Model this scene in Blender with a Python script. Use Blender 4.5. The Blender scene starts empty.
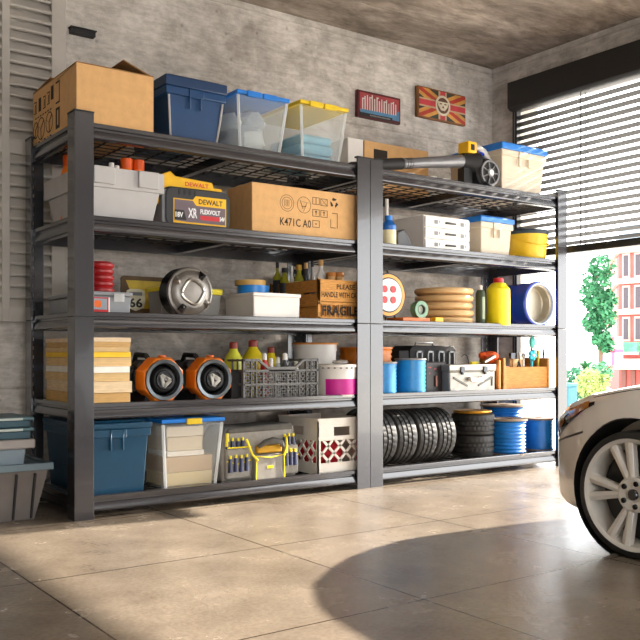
import bpy, bmesh, math, random
from mathutils import Vector, Matrix
PI = math.pi
rnd = random.Random(7)
SC = bpy.context.scene
COL = SC.collection
# ------------------------------------------------------------------ camera model (level camera, 640 x 640)
CX, CY, EZ, F, HZ = -1.503, -4.116, 0.81, 877.0, 353.5
FW = (0.5835, 0.8121)
RT = (0.8121, -0.5835)
def zc(x, y): return (x-CX)*FW[0] + (y-CY)*FW[1]
def rdir(px):
    a = (px-320)/F
    return FW[0]+a*RT[0], FW[1]+a*RT[1]
def fx(px, Y):
    d = rdir(px); return CX + (Y-CY)/d[1]*d[0]
def fy(px, X):
    d = rdir(px); return CY + (X-CX)/d[0]*d[1]
def fz(py, X, Y): return EZ + (HZ-py)/F*zc(X, Y)
def fp(px, z):
    d = rdir(px); return CX+d[0]*z, CY+d[1]*z

# ------------------------------------------------------------------ materials
def lin(h):
    h = h.lstrip('#'); o = []
    for i in (0, 2, 4):
        c = int(h[i:i+2], 16)/255
        o.append(c/12.92 if c <= .04045 else ((c+.055)/1.055)**2.4)
    return (*o, 1)
MC = {}
def nd(t, typ, **k):
    n = t.nodes.new(typ)
    for a, b in k.items():
        if a[0] == 'i' and a[1:].isdigit(): n.inputs[int(a[1:])].default_value = b
        else: setattr(n, a, b)
    return n
def mat(name, col, rough=.5, metal=0, var=.08, scale=14, bump=0, bscale=60, spec=.5, coat=0, stretch=None, alpha=1, emit=0, ao=None):
    if name in MC: return MC[name]
    m = bpy.data.materials.new(name); m.use_nodes = True; t = m.node_tree
    b = t.nodes['Principled BSDF']; L = t.links.new
    tc = nd(t, 'ShaderNodeTexCoord'); src = tc.outputs['Object']
    if stretch:
        mp = nd(t, 'ShaderNodeMapping'); mp.inputs['Scale'].default_value = stretch; L(src, mp.inputs[0]); src = mp.outputs[0]
    no = nd(t, 'ShaderNodeTexNoise'); no.inputs['Scale'].default_value = scale; no.inputs['Detail'].default_value = 4
    L(src, no.inputs['Vector'])
    c = lin(col)
    cr = nd(t, 'ShaderNodeValToRGB'); e = cr.color_ramp.elements
    e[0].position, e[1].position = .3, .7
    e[0].color = (*[max(0, x*(1-var)) for x in c[:3]], 1)
    e[1].color = (*[min(1, x*(1+var)) for x in c[:3]], 1)
    L(no.outputs['Fac'], cr.inputs[0]); L(cr.outputs[0], b.inputs['Base Color'])
    b.inputs['Roughness'].default_value = rough; b.inputs['Metallic'].default_value = metal
    b.inputs['Specular IOR Level'].default_value = spec; b.inputs['Coat Weight'].default_value = coat
    b.inputs['Coat Roughness'].default_value = .05
    if bump:
        n2 = nd(t, 'ShaderNodeTexNoise'); n2.inputs['Scale'].default_value = bscale; L(src, n2.inputs['Vector'])
        bp = nd(t, 'ShaderNodeBump'); bp.inputs['Strength'].default_value = bump; bp.inputs['Distance'].default_value = .01
        L(n2.outputs['Fac'], bp.inputs['Height']); L(bp.outputs[0], b.inputs['Normal'])
    if alpha < 1:
        tr = nd(t, 'ShaderNodeBsdfTransparent'); tl = nd(t, 'ShaderNodeBsdfTranslucent'); tl.inputs[0].default_value = c
        m1 = nd(t, 'ShaderNodeMixShader'); m1.inputs[0].default_value = .35; L(b.outputs[0], m1.inputs[1]); L(tl.outputs[0], m1.inputs[2])
        mx = nd(t, 'ShaderNodeMixShader'); mx.inputs[0].default_value = alpha
        L(tr.outputs[0], mx.inputs[1]); L(m1.outputs[0], mx.inputs[2]); L(mx.outputs[0], t.nodes['Material Output'].inputs[0])
    MC[name] = m
    return m

# ------------------------------------------------------------------ mesh builder
AX = {'x': Matrix(((0,0,1),(1,0,0),(0,1,0))), 'y': Matrix(((1,0,0),(0,0,1),(0,1,0))), 'z': Matrix.Identity(3)}
class B:
    def __init__(s): s.v, s.f, s.m = [], [], []
    def add(s, vs, fs, mi=0):
        o = len(s.v); s.v += [Vector(p) for p in vs]; s.f += [[i+o for i in q] for q in fs]; s.m += [mi]*len(fs); return s
    def box(s, x0, x1, y0, y1, z0, z1, mi=0, t=0, ty=None):
        ty = t if ty is None else ty
        vs = [(x0+t,y0+ty,z0),(x1-t,y0+ty,z0),(x1-t,y1-ty,z0),(x0+t,y1-ty,z0),(x0,y0,z1),(x1,y0,z1),(x1,y1,z1),(x0,y1,z1)]
        return s.add(vs, [(0,3,2,1),(4,5,6,7),(0,1,5,4),(1,2,6,5),(2,3,7,6),(3,0,4,7)], mi)
    def open(s, x0, x1, y0, y1, z0, z1, th=.006, mi=0, t=0):   # open-topped tapered box with a thick wall
        def ring(a, b, z, tt): return [(x0+a+tt,y0+a+tt,z),(x1-a-tt,y0+a+tt,z),(x1-a-tt,y1-a-tt,z),(x0+a+tt,y1-a-tt,z)]
        vs = ring(0,0,z0,t)+ring(0,0,z1,0)+ring(th,0,z1,0)+ring(th,0,z0+th,t)
        fs = [(0,3,2,1),(12,13,14,15)]
        for k in range(3):
            for i in range(4): fs.append((k*4+i, k*4+(i+1)%4, k*4+4+(i+1)%4, k*4+4+i))
        return s.add(vs, fs, mi)
    def lathe(s, prof, c=(0,0,0), ax='z', n=28, mi=0, a0=0, a1=2*PI, mis=None):
        full = abs(a1-a0-2*PI) < 1e-6; M = AX[ax]; c = Vector(c); cnt = n if full else n+1
        o = len(s.v)
        for (r, h) in prof:
            for i in range(cnt):
                a = a0+(a1-a0)*i/n
                s.v.append(c + M @ Vector((r*math.cos(a), r*math.sin(a), h)))
        for k in range(len(prof)-1):
            for i in range(n):
                j = (i+1) % cnt
                s.f.append([o+k*cnt+i, o+k*cnt+j, o+(k+1)*cnt+j, o+(k+1)*cnt+i]); s.m.append(mis[k] if mis else mi)
        shut = abs(prof[0][0]-prof[-1][0]) < 1e-9 and abs(prof[0][1]-prof[-1][1]) < 1e-9
        for k, e in ((0, prof[0]), (len(prof)-1, prof[-1])):
            if not shut and e[0] > 1e-6 and full and not getattr(s, 'nocap', False):
                s.f.append([o+k*cnt+i for i in range(n)]); s.m.append(mis[min(k, len(prof)-2)] if mis else mi)
        return s
    def cyl(s, c, r, h, ax='z', n=24, mi=0, r2=None):
        return s.lathe([(r, 0), (r if r2 is None else r2, h)], c, ax, n, mi)
    def ring(s, c, r0, r1, h, ax='z', n=32, mi=0):
        return s.lathe([(r0,0),(r1,0),(r1,h),(r0,h),(r0,0)], c, ax, n, mi) if r0 > 1e-6 else s.cyl(c, r1, h, ax, n, mi)
    def tube(s, pts, r, n=8, mi=0, closed=False):
        pts = [Vector(p) for p in pts]; o = len(s.v); N = len(pts); up = Vector((0,0,1))
        for i, p in enumerate(pts):
            a = pts[(i-1) % N] if closed else pts[max(0, i-1)]; b = pts[(i+1) % N] if closed else pts[min(N-1, i+1)]
            d = (b-a).normalized(); q = d.cross(up)
            if q.length < 1e-3: q = d.cross(Vector((1,0,0)))
            q.normalize(); w = q.cross(d); rr = r[i] if isinstance(r, (list, tuple)) else r
            for k in range(n):
                an = 2*PI*k/n; s.v.append(p + q*(rr*math.cos(an)) + w*(rr*math.sin(an)))
        for i in range(N if closed else N-1):
            j = (i+1) % N
            for k in range(n):
                l = (k+1) % n; s.f.append([o+i*n+k, o+i*n+l, o+j*n+l, o+j*n+k]); s.m.append(mi)
        if not closed:
            s.f.append([o+k for k in range(n)]); s.f.append([o+(N-1)*n+k for k in range(n)]); s.m += [mi, mi]
        return s
    def prism(s, poly, ax, a, b, mi=0):
        def P(p, h):
            return {'x': (h, p[0], p[1]), 'y': (p[0], h, p[1]), 'z': (p[0], p[1], h)}[ax]
        n = len(poly); vs = [P(p, a) for p in poly]+[P(p, b) for p in poly]
        return s.add(vs, [list(range(n)), list(range(n, 2*n))]+[(i, (i+1) % n, n+(i+1) % n, n+i) for i in range(n)], mi)
    def blob(s, c, rx, ry, rz, seed=0, amp=.18, nu=18, nv=10, mi=0, fold=5):
        r = random.Random(seed); ph = [r.uniform(0, 6.28) for _ in range(8)]; o = len(s.v)
        for j in range(nv+1):
            th = PI*j/nv
            for i in range(nu):
                a = 2*PI*i/nu
                k = 1+amp*(math.sin(fold*a+ph[0]+2*math.cos(3*th+ph[1]))*.5+math.sin((fold+2)*th+ph[2]+2*a)*.5)*math.sin(th)
                s.v.append(Vector((c[0]+rx*k*math.sin(th)*math.cos(a), c[1]+ry*k*math.sin(th)*math.sin(a), c[2]+rz*k*math.cos(th))))
        for j in range(nv):
            for i in range(nu):
                k = (i+1) % nu; s.f.append([o+j*nu+i, o+j*nu+k, o+(j+1)*nu+k, o+(j+1)*nu+i]); s.m.append(mi)
        return s
    def bar(s, p, q, w, h=None, mi=0, up=(0,0,1)):
        p, q = Vector(p), Vector(q); d = (q-p).normalized(); h = w if h is None else h
        a = d.cross(Vector(up))
        if a.length < 1e-3: a = d.cross(Vector((0,1,0)))
        a.normalize(); u = a.cross(d); a *= w/2; u *= h/2
        vs = [p-a-u, p+a-u, p+a+u, p-a+u, q-a-u, q+a-u, q+a+u, q-a+u]
        return s.add(vs, [(0,3,2,1),(4,5,6,7),(0,1,5,4),(1,2,6,5),(2,3,7,6),(3,0,4,7)], mi)
    def xf(s, M, i0=0):
        for i in range(i0, len(s.v)): s.v[i] = M @ s.v[i]
        return s
    def diag(s, x0, x1, z0, z1, y0, y1, pitch, w, mi=0):     # crossing diagonal bars in an x-z window
        W, H = x1-x0, z1-z0
        for sg in (1, -1):
            k = -H
            while k < W:
                a, b = k, k+H; pa, pb = 0.0, H
                if a < 0: pa = -a; a = 0
                if b > W: pb = H-(b-W); b = W
                if b-a > 1e-3:
                    X0, X1 = (x0+a, x0+b) if sg > 0 else (x1-a, x1-b)
                    s.bar((X0, (y0+y1)/2, z0+pa), (X1, (y0+y1)/2, z0+pb), y1-y0, w, mi, up=(0,1,0) if False else (sg*-.7,0,.7))
                k += pitch
        return s
def mesh_of(name, b, mats, ang=35):
    me = bpy.data.meshes.new(name); me.from_pydata([tuple(p) for p in b.v], [], b.f)
    mats = mats if isinstance(mats, (list, tuple)) else [mats]
    for m in mats: me.materials.append(m)
    me.polygons.foreach_set('material_index', b.m)
    bm = bmesh.new(); bm.from_mesh(me); bmesh.ops.remove_doubles(bm, verts=bm.verts, dist=1e-6)
    bmesh.ops.recalc_face_normals(bm, faces=bm.faces); bm.to_mesh(me); bm.free()
    me.polygons.foreach_set('use_smooth', [True]*len(me.polygons)); me.set_sharp_from_angle(angle=math.radians(ang)); me.update()
    return me
def islands(b):
    par = list(range(len(b.v)))
    def find(i):
        while par[i] != i: par[i] = par[par[i]]; i = par[i]
        return i
    for f in b.f:
        for i in f[1:]: par[find(i)] = find(f[0])
    out = {}
    for f, m in zip(b.f, b.m): out.setdefault(find(f[0]), []).append((f, m))
    res = []
    for fs in out.values():
        q = B(); ix = {}
        for f, m in fs:
            for i in f:
                if i not in ix: ix[i] = len(q.v); q.v.append(b.v[i])
            q.f.append([ix[i] for i in f]); q.m.append(m)
        res.append(q)
    return res
def PS(name, b, mats, parent=None, bev=0, ang=35, label=None):       # one part per loose piece
    return [P(name, q, mats, parent, bev, ang, label) for q in islands(b)]
def P(name, b, mats, parent=None, bev=0, ang=35, label=None, seg=2):
    o = bpy.data.objects.new(name, mesh_of(name, b, mats, ang)); COL.objects.link(o)
    if parent: o.parent = parent
    if bev:
        md = o.modifiers.new('edge', 'BEVEL'); md.width = bev; md.segments = seg; md.limit_method = 'ANGLE'; md.angle_limit = math.radians(40); md.harden_normals = False
    if label: o['label'] = label
    return o
def tag(o, label, cat, group=None, kind=None):
    o['label'] = label; o['category'] = cat
    if group: o['group'] = group
    if kind: o['kind'] = kind
    return o
def T(name, label, cat, loc=(0,0,0), rz=0, group=None):
    o = bpy.data.objects.new(name, None); COL.objects.link(o); o.empty_display_size = .05
    o.location = loc; o.rotation_euler = (0, 0, rz); return tag(o, label, cat, group)
def S(name, label, cat, b, mats, loc=(0,0,0), rz=0, group=None, bev=0, ang=35, rot=None):
    o = P(name, b, mats, None, bev, ang); o.location = loc; o.rotation_euler = rot or (0, 0, rz); return tag(o, label, cat, group)
def ST(name, b, mats, label=None, bev=0):
    o = P(name, b, mats, None, bev); o['kind'] = 'structure'
    if label: o['label'] = label
    return o
def dup(root, loc, rz=0, label=None, group=None, rot=None):
    r = root.copy(); COL.objects.link(r); r.location = loc; r.rotation_euler = rot or (0, 0, rz)
    if label: r['label'] = label
    if group: r['group'] = group
    for ch in list(root.children):
        c = ch.copy(); COL.objects.link(c); c.parent = r
        for g in list(ch.children):
            d = g.copy(); COL.objects.link(d); d.parent = c
    return r
def text(s, name, parent, m, face, org, w, h, bold=.0, ext=.0006):
    """lettering of width w and height h, its lower left corner at org (local); face: f = towards -y, l = towards -x"""
    cu = bpy.data.curves.new('tmp', 'FONT'); cu.body = s; cu.size = 1; cu.offset = bold; cu.extrude = .02; cu.resolution_u = 2
    ob = bpy.data.objects.new('tmp', cu); COL.objects.link(ob)
    dg = bpy.context.evaluated_depsgraph_get(); me = bpy.data.meshes.new_from_object(ob.evaluated_get(dg))
    bpy.data.objects.remove(ob)
    xs = [v.co.x for v in me.vertices]; ys = [v.co.y for v in me.vertices]
    x0, x1, y0, y1 = min(xs), max(xs), min(ys), max(ys)
    for v in me.vertices:
        u = (v.co.x-x0)/(x1-x0)*w; q = (v.co.y-y0)/(y1-y0)*h; k = v.co.z/.02*ext
        v.co = {'f': (org[0]+u, org[1]-k, org[2]+q), 'l': (org[0]-k, org[1]-u, org[2]+q)}[face]
    me.materials.clear(); me.materials.append(m)
    o = bpy.data.objects.new(name, me); COL.objects.link(o); o.parent = parent
    return o
# ------------------------------------------------------------------ palette
black_paint = mat('charcoal_steel_paint', '#2b2a2f', .25, .0, .05, 9, spec=.9, coat=.5)
dark_gap = mat('black_plastic', '#141416', .5)
matte_black = mat('matte_black', '#1d1c1d', .65)
card = mat('corrugated_cardboard', '#d6a870', .85, 0, .07, 22, .15, 160)
card_dark = mat('cardboard_print', '#2c2015', .8)
card_in = mat('cardboard_inside', '#8f6538', .9)
navy = mat('navy_plastic', '#0a3a66', .38, 0, .05)
navy_d = mat('navy_lid_plastic', '#0b3158', .42, 0, .05)
teal = mat('petrol_blue_plastic', '#134460', .3, 0, .06)
clear = mat('clear_plastic', '#eef3f4', .18, 0, .03, alpha=.25)
clear_edge = mat('clear_plastic_edge', '#f4f6f6', .2, 0, .02, alpha=.75)
blue_lid = mat('bright_blue_plastic', '#1f78d0', .35)
yellow_lid = mat('yellow_plastic', '#e3c11f', .4)
grey_pl = mat('light_grey_plastic', '#b9b6b4', .5, 0, .04)
mid_grey = mat('mid_grey_plastic', '#77787b', .5, 0, .06)
beige = mat('beige_plastic', '#cfc1ab', .5, 0, .04)
white_pl = mat('white_plastic', '#e6e1da', .4, 0, .03)
orange = mat('orange_plastic', '#ea6a0c', .4, 0, .06)
red = mat('red_plastic', '#c0171c', .4, 0, .08)
yel = mat('tool_yellow', '#f0b90a', .42, 0, .05)
byel = mat('bright_yellow', '#f2dd12', .4, 0, .05)
chrome = mat('brushed_metal', '#b8b5ae', .28, 1, .06)
dchrome = mat('dark_chrome', '#4b4d50', .22, .9, .1)
alu = mat('aluminium', '#b6b2aa', .36, .85, .08, 20)
wood = mat('pine_wood', '#d8b078', .65, 0, .14, 6, .1, 40, stretch=(1.5,18,18))
wood2 = mat('orange_wood', '#c67f2c', .6, 0, .25, 8, .1, 40, stretch=(2,14,14))
wood3 = mat('old_crate_wood', '#b0762f', .75, 0, .25, 8, .25, 50, stretch=(3,3,18))
tan = mat('tan_wood', '#cda064', .6, 0, .12)
rubber = mat('tyre_rubber', '#232221', .55, 0, .15, 40, .15, 120)
blue_wire = mat('blue_cable', '#1c76c8', .33, 0, .12, 20)
blue_wire2 = mat('azure_cable', '#1a86c8', .3, 0, .12, 20)
orange_wire = mat('orange_cable', '#e8820f', .4, 0, .12, 20)
magenta = mat('magenta_label', '#c4148c', .45)
blue_paint = mat('royal_blue_paint', '#1337b8', .25, 0, .06)
green_d = mat('dark_green_plastic', '#38452c', .35, 0, .1)
olive = mat('olive_glass', '#8d8a24', .25, 0, .15)
white_ink = mat('white_print', '#efefef', .5)
black_ink = mat('black_print', '#1b1a1a', .6)
red_ink = mat('red_print', '#c8242c', .5)
canvas = mat('grey_canvas', '#948f87', .85, 0, .12, 30, .3, 220)
canvas_d = mat('dark_canvas', '#5b5852', .85, 0, .12, 30, .3, 220)
teal_l = mat('teal_tool_grip', '#1aa6b4', .4)
purple = mat('purple_grip', '#4632a0', .4)

# ------------------------------------------------------------------ room shell
W, D, H = 1.83, .76, 1.98
YB, XW, CEIL = .90, 3.84, 3.14
XL, YF = -3.6, -8.5
OY0, OY1, OZ = .645, -5.2, 2.80     # opening in the right wall
def concrete(name, c1, c2, c3, board, rough=.85, bump=.22, streak=(1,1,1)):
    m = bpy.data.materials.new(name); m.use_nodes = True; t = m.node_tree; L = t.links.new; b = t.nodes['Principled BSDF']
    tc = nd(t, 'ShaderNodeTexCoord'); mp = nd(t, 'ShaderNodeMapping'); mp.inputs['Scale'].default_value = streak; L(tc.outputs['Object'], mp.inputs[0])
    n1 = nd(t, 'ShaderNodeTexNoise'); n1.inputs['Scale'].default_value = 1.6; n1.inputs['Detail'].default_value = 9; n1.inputs['Roughness'].default_value = .62; n1.inputs['Distortion'].default_value = .6
    n2 = nd(t, 'ShaderNodeTexNoise'); n2.inputs['Scale'].default_value = 7; n2.inputs['Detail'].default_value = 8; n2.inputs['Roughness'].default_value = .7
    vo = nd(t, 'ShaderNodeTexNoise'); vo.inputs['Scale'].default_value = 3.2; vo.inputs['Detail'].default_value = 3; vo.inputs['Distortion'].default_value = 1.6
    for n in (n1, n2, vo): L(mp.outputs[0], n.inputs['Vector'])
    r1 = nd(t, 'ShaderNodeValToRGB'); e = r1.color_ramp.elements; e[0].position, e[1].position = .34, .62; e[0].color, e[1].color = lin(c1), lin(c2)
    L(n1.outputs['Fac'], r1.inputs[0])
    r2 = nd(t, 'ShaderNodeValToRGB'); e = r2.color_ramp.elements; e[0].position, e[1].position = .48, .64; L(vo.outputs['Fac'], r2.inputs[0])
    mx = nd(t, 'ShaderNodeMix', data_type='RGBA'); mu = nd(t, 'ShaderNodeMath', operation='MULTIPLY', i1=.35); L(r2.outputs[0], mu.inputs[0])
    L(mu.outputs[0], mx.inputs[0]); L(r1.outputs[0], mx.inputs[6]); mx.inputs[7].default_value = lin(c3)
    r3 = nd(t, 'ShaderNodeValToRGB'); e = r3.color_ramp.elements; e[0].position, e[1].position = .36, .56; e[0].color = (.66,.645,.625,1); e[1].color = (1,1,1,1)
    L(n2.outputs['Fac'], r3.inputs[0])
    m2 = nd(t, 'ShaderNodeMix', data_type='RGBA', blend_type='MULTIPLY'); m2.inputs[0].default_value = .75; L(mx.outputs[2], m2.inputs[6]); L(r3.outputs[0], m2.inputs[7])
    # fine trowel streaks and small pits
    mq = nd(t, 'ShaderNodeMapping'); mq.inputs['Scale'].default_value = (2.2, 2.2, 9); L(mp.outputs[0], mq.inputs[0])
    n4 = nd(t, 'ShaderNodeTexNoise'); n4.inputs['Scale'].default_value = 3; n4.inputs['Detail'].default_value = 10; n4.inputs['Roughness'].default_value = .75; L(mq.outputs[0], n4.inputs['Vector'])
    r5 = nd(t, 'ShaderNodeValToRGB'); e = r5.color_ramp.elements; e[0].position, e[1].position = .40, .60; e[0].color = (.66,.645,.62,1); e[1].color = (1,1,1,1); L(n4.outputs['Fac'], r5.inputs[0])
    m4 = nd(t, 'ShaderNodeMix', data_type='RGBA', blend_type='MULTIPLY'); m4.inputs[0].default_value = .8; L(m2.outputs[2], m4.inputs[6]); L(r5.outputs[0], m4.inputs[7])
    n5 = nd(t, 'ShaderNodeTexVoronoi'); n5.inputs['Scale'].default_value = 9; n5.inputs['Randomness'].default_value = 1; L(mp.outputs[0], n5.inputs['Vector'])
    r6 = nd(t, 'ShaderNodeValToRGB'); e = r6.color_ramp.elements; e[0].position, e[1].position = .06, .13; e[0].color = (.5,.48,.46,1); e[1].color = (1,1,1,1); L(n5.outputs['Distance'], r6.inputs[0])
    m5 = nd(t, 'ShaderNodeMix', data_type='RGBA', blend_type='MULTIPLY'); m5.inputs[0].default_value = .6; L(m4.outputs[2], m5.inputs[6]); L(r6.outputs[0], m5.inputs[7]); m2 = m5
    # board-form joints: thin darker lines
    sx = nd(t, 'ShaderNodeSeparateXYZ'); L(tc.outputs['Object'], sx.inputs[0])
    ax, pitch = board
    dv = nd(t, 'ShaderNodeMath', operation='DIVIDE', i1=pitch); L(sx.outputs[ax], dv.inputs[0])
    dn = nd(t, 'ShaderNodeMath', operation='MULTIPLY_ADD', i1=.03, i2=0); L(n1.outputs['Fac'], dn.inputs[0])
    ad = nd(t, 'ShaderNodeMath', operation='ADD'); L(dv.outputs[0], ad.inputs[0]); L(dn.outputs[0], ad.inputs[1])
    fr = nd(t, 'ShaderNodeMath', operation='FRACT'); L(ad.outputs[0], fr.inputs[0])
    r4 = nd(t, 'ShaderNodeValToRGB'); e = r4.color_ramp.elements; e[0].position, e[1].position = 0, .03; e[0].color = (.62,.6,.58,1); e[1].color = (1,1,1,1); L(fr.outputs[0], r4.inputs[0])
    m3 = nd(t, 'ShaderNodeMix', data_type='RGBA', blend_type='MULTIPLY'); m3.inputs[0].default_value = .7; L(m2.outputs[2], m3.inputs[6]); L(r4.outputs[0], m3.inputs[7])
    L(m3.outputs[2], b.inputs['Base Color']); b.inputs['Roughness'].default_value = rough
    bp = nd(t, 'ShaderNodeBump'); bp.inputs['Strength'].default_value = bump; bp.inputs['Distance'].default_value = .03
    sm = nd(t, 'ShaderNodeMath', operation='ADD'); L(n2.outputs['Fac'], sm.inputs[0]); L(r2.outputs[0], sm.inputs[1]); L(sm.outputs[0], bp.inputs['Height']); L(bp.outputs[0], b.inputs['Normal'])
    return m
wall_m = concrete('raw_concrete_wall', '#b3aca4', '#d8d1c8', '#e6e0d8', (2, .62))
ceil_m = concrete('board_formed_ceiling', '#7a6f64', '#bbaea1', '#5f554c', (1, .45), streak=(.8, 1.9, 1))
def floor_mat():
    m = bpy.data.materials.new('polished_concrete_floor'); m.use_nodes = True; t = m.node_tree; L = t.links.new; b = t.nodes['Principled BSDF']
    tc = nd(t, 'ShaderNodeTexCoord'); sx = nd(t, 'ShaderNodeSeparateXYZ'); L(tc.outputs['Object'], sx.inputs[0])
    n1 = nd(t, 'ShaderNodeTexNoise'); n1.inputs['Scale'].default_value = 2.2; n1.inputs['Detail'].default_value = 8; n1.inputs['Roughness'].default_value = .65
    n2 = nd(t, 'ShaderNodeTexNoise'); n2.inputs['Scale'].default_value = 60; n2.inputs['Detail'].default_value = 5
    for n in (n1, n2): L(tc.outputs['Object'], n.inputs['Vector'])
    r1 = nd(t, 'ShaderNodeValToRGB'); e = r1.color_ramp.elements; e[0].position, e[1].position = .32, .68; e[0].color, e[1].color = lin('#776b5d'), lin('#9e9181'); L(n1.outputs['Fac'], r1.inputs[0])
    r2 = nd(t, 'ShaderNodeValToRGB'); e = r2.color_ramp.elements; e[0].position, e[1].position = .28, .60; e[0].color = (.70,.67,.63,1); e[1].color = (1,1,1,1); L(n2.outputs['Fac'], r2.inputs[0])
    m1 = nd(t, 'ShaderNodeMix', data_type='RGBA', blend_type='MULTIPLY'); m1.inputs[0].default_value = .6; L(r1.outputs[0], m1.inputs[6]); L(r2.outputs[0], m1.inputs[7])
    ms = []
    for k, off, pit in ((0, .46, .985), (1, -1.97, .97)):
        a = nd(t, 'ShaderNodeMath', operation='SUBTRACT', i1=off-pit*20-pit/2); L(sx.outputs[k], a.inputs[0])
        q = nd(t, 'ShaderNodeMath', operation='MODULO', i1=pit); L(a.outputs[0], q.inputs[0])
        s2 = nd(t, 'ShaderNodeMath', operation='SUBTRACT', i1=pit/2); L(q.outputs[0], s2.inputs[0])
        ab = nd(t, 'ShaderNodeMath', operation='ABSOLUTE'); L(s2.outputs[0], ab.inputs[0]); ms.append(ab)
    mn = nd(t, 'ShaderNodeMath', operation='MINIMUM'); L(ms[0].outputs[0], mn.inputs[0]); L(ms[1].outputs[0], mn.inputs[1])
    lt = nd(t, 'ShaderNodeMath', operation='LESS_THAN', i1=.0035); L(mn.outputs[0], lt.inputs[0])
    m2 = nd(t, 'ShaderNodeMix', data_type='RGBA'); L(lt.outputs[0], m2.inputs[0]); L(m1.outputs[2], m2.inputs[6]); m2.inputs[7].default_value = lin('#3a2f26')
    L(m2.outputs[2], b.inputs['Base Color'])
    r3 = nd(t, 'ShaderNodeMapRange'); r3.inputs[3].default_value = .18; r3.inputs[4].default_value = .34; L(n1.outputs['Fac'], r3.inputs[0]); L(r3.outputs[0], b.inputs['Roughness'])
    bp = nd(t, 'ShaderNodeBump'); bp.inputs['Strength'].default_value = .12; bp.inputs['Distance'].default_value = .01; L(n2.outputs['Fac'], bp.inputs['Height']); L(bp.outputs[0], b.inputs['Normal'])
    return m
floor_m = floor_mat()
ST('floor', B().box(XL-.2, XW+.25, YF-.2, YB+.2, -.2, 0), floor_m)
ST('ceiling', B().box(XL-.2, XW+.25, YF-.2, YB+.2, CEIL, CEIL+.2), ceil_m)
ST('wall_back', B().box(XL-.2, XW+.25, YB, YB+.2, 0, CEIL), wall_m)
ST('wall_left', B().box(XL-.2, XL, YF, YB, 0, CEIL), wall_m)
ST('wall_front', B().box(XL-.2, -3.5, YF-.2, YF, 0, CEIL).box(1.5, XW+.25, YF-.2, YF, 0, CEIL).box(-3.5, 1.5, YF-.2, YF, 2.85, CEIL), wall_m)   # wide unseen opening behind the camera, added to let in fill light
ST('wall_right', B().box(XW, XW+.25, OY0, YB, 0, CEIL).box(XW, XW+.25, -.66, OY0, OZ, CEIL).box(XW, XW+.25, OY1, -.66, 2.18, CEIL).box(XW, XW+.25, YF, OY1, 0, CEIL), wall_m)  # lower lintel out of view, added to set where the floor sunlight ends

# louvred panel fixed to the back wall, left of the shelving
lou = mat('weathered_louvre_paint', '#b9b2a8', .7, 0, .12, 5, .2, 30)
lx1 = fx(66, YB-.05); lx0 = lx1-.93; ms_ = fx(8, YB-.05)
r = T('louvred_panel', 'tall weathered grey louvred panel fixed to the concrete wall left of the shelving', 'louvre', (0, YB, 0))
zb, zm, zt = fz(322, -.05, YB), fz(145, -.05, YB), CEIL-.02
b = B()
for x0, x1 in ((lx1-.085, lx1), (ms_-.035, ms_+.01), (lx0, lx0+.085)): b.box(x0, x1, -.055, 0, zb, zt)
for z0, z1 in ((zb, zb+.075), (zm-.055, zm+.035), (zt-.08, zt)): b.box(lx0, lx1, -.05, 0, z0, z1)
P('frame', b, lou, r, .004)
b = B(); z = zb+.09
while z < zt-.1:
    if not zm-.07 < z < zm+.03:
        for x0, x1 in ((ms_+.01, lx1-.085), (lx0+.085, ms_-.035)):
            b.prism([(-.054, z-.006), (-.052, z-.016), (-.044, z-.020), (-.010, z+.034), (-.016, z+.040)], 'x', x0, x1)
    z += .0625
P('slats', b, lou, r)
P('backing', B().box(lx0, lx1, -.008, 0, zb, zt), lou, r)
# black bracket on the wall
x0, x1 = fx(68, YB), fx(94, YB); z0, z1 = fz(34, x0, YB), fz(27.5, x0, YB)
S('wall_bracket', 'small black steel bracket on the wall above the open cardboard box', 'bracket',
  B().box(0, x1-x0, -.05, 0, z1-z0-.008, z1-z0).box(.006, x1-x0-.006, -.044, 0, 0, z1-z0-.008, t=.0), dark_gap, (x0, YB, z0), bev=.002)

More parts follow.
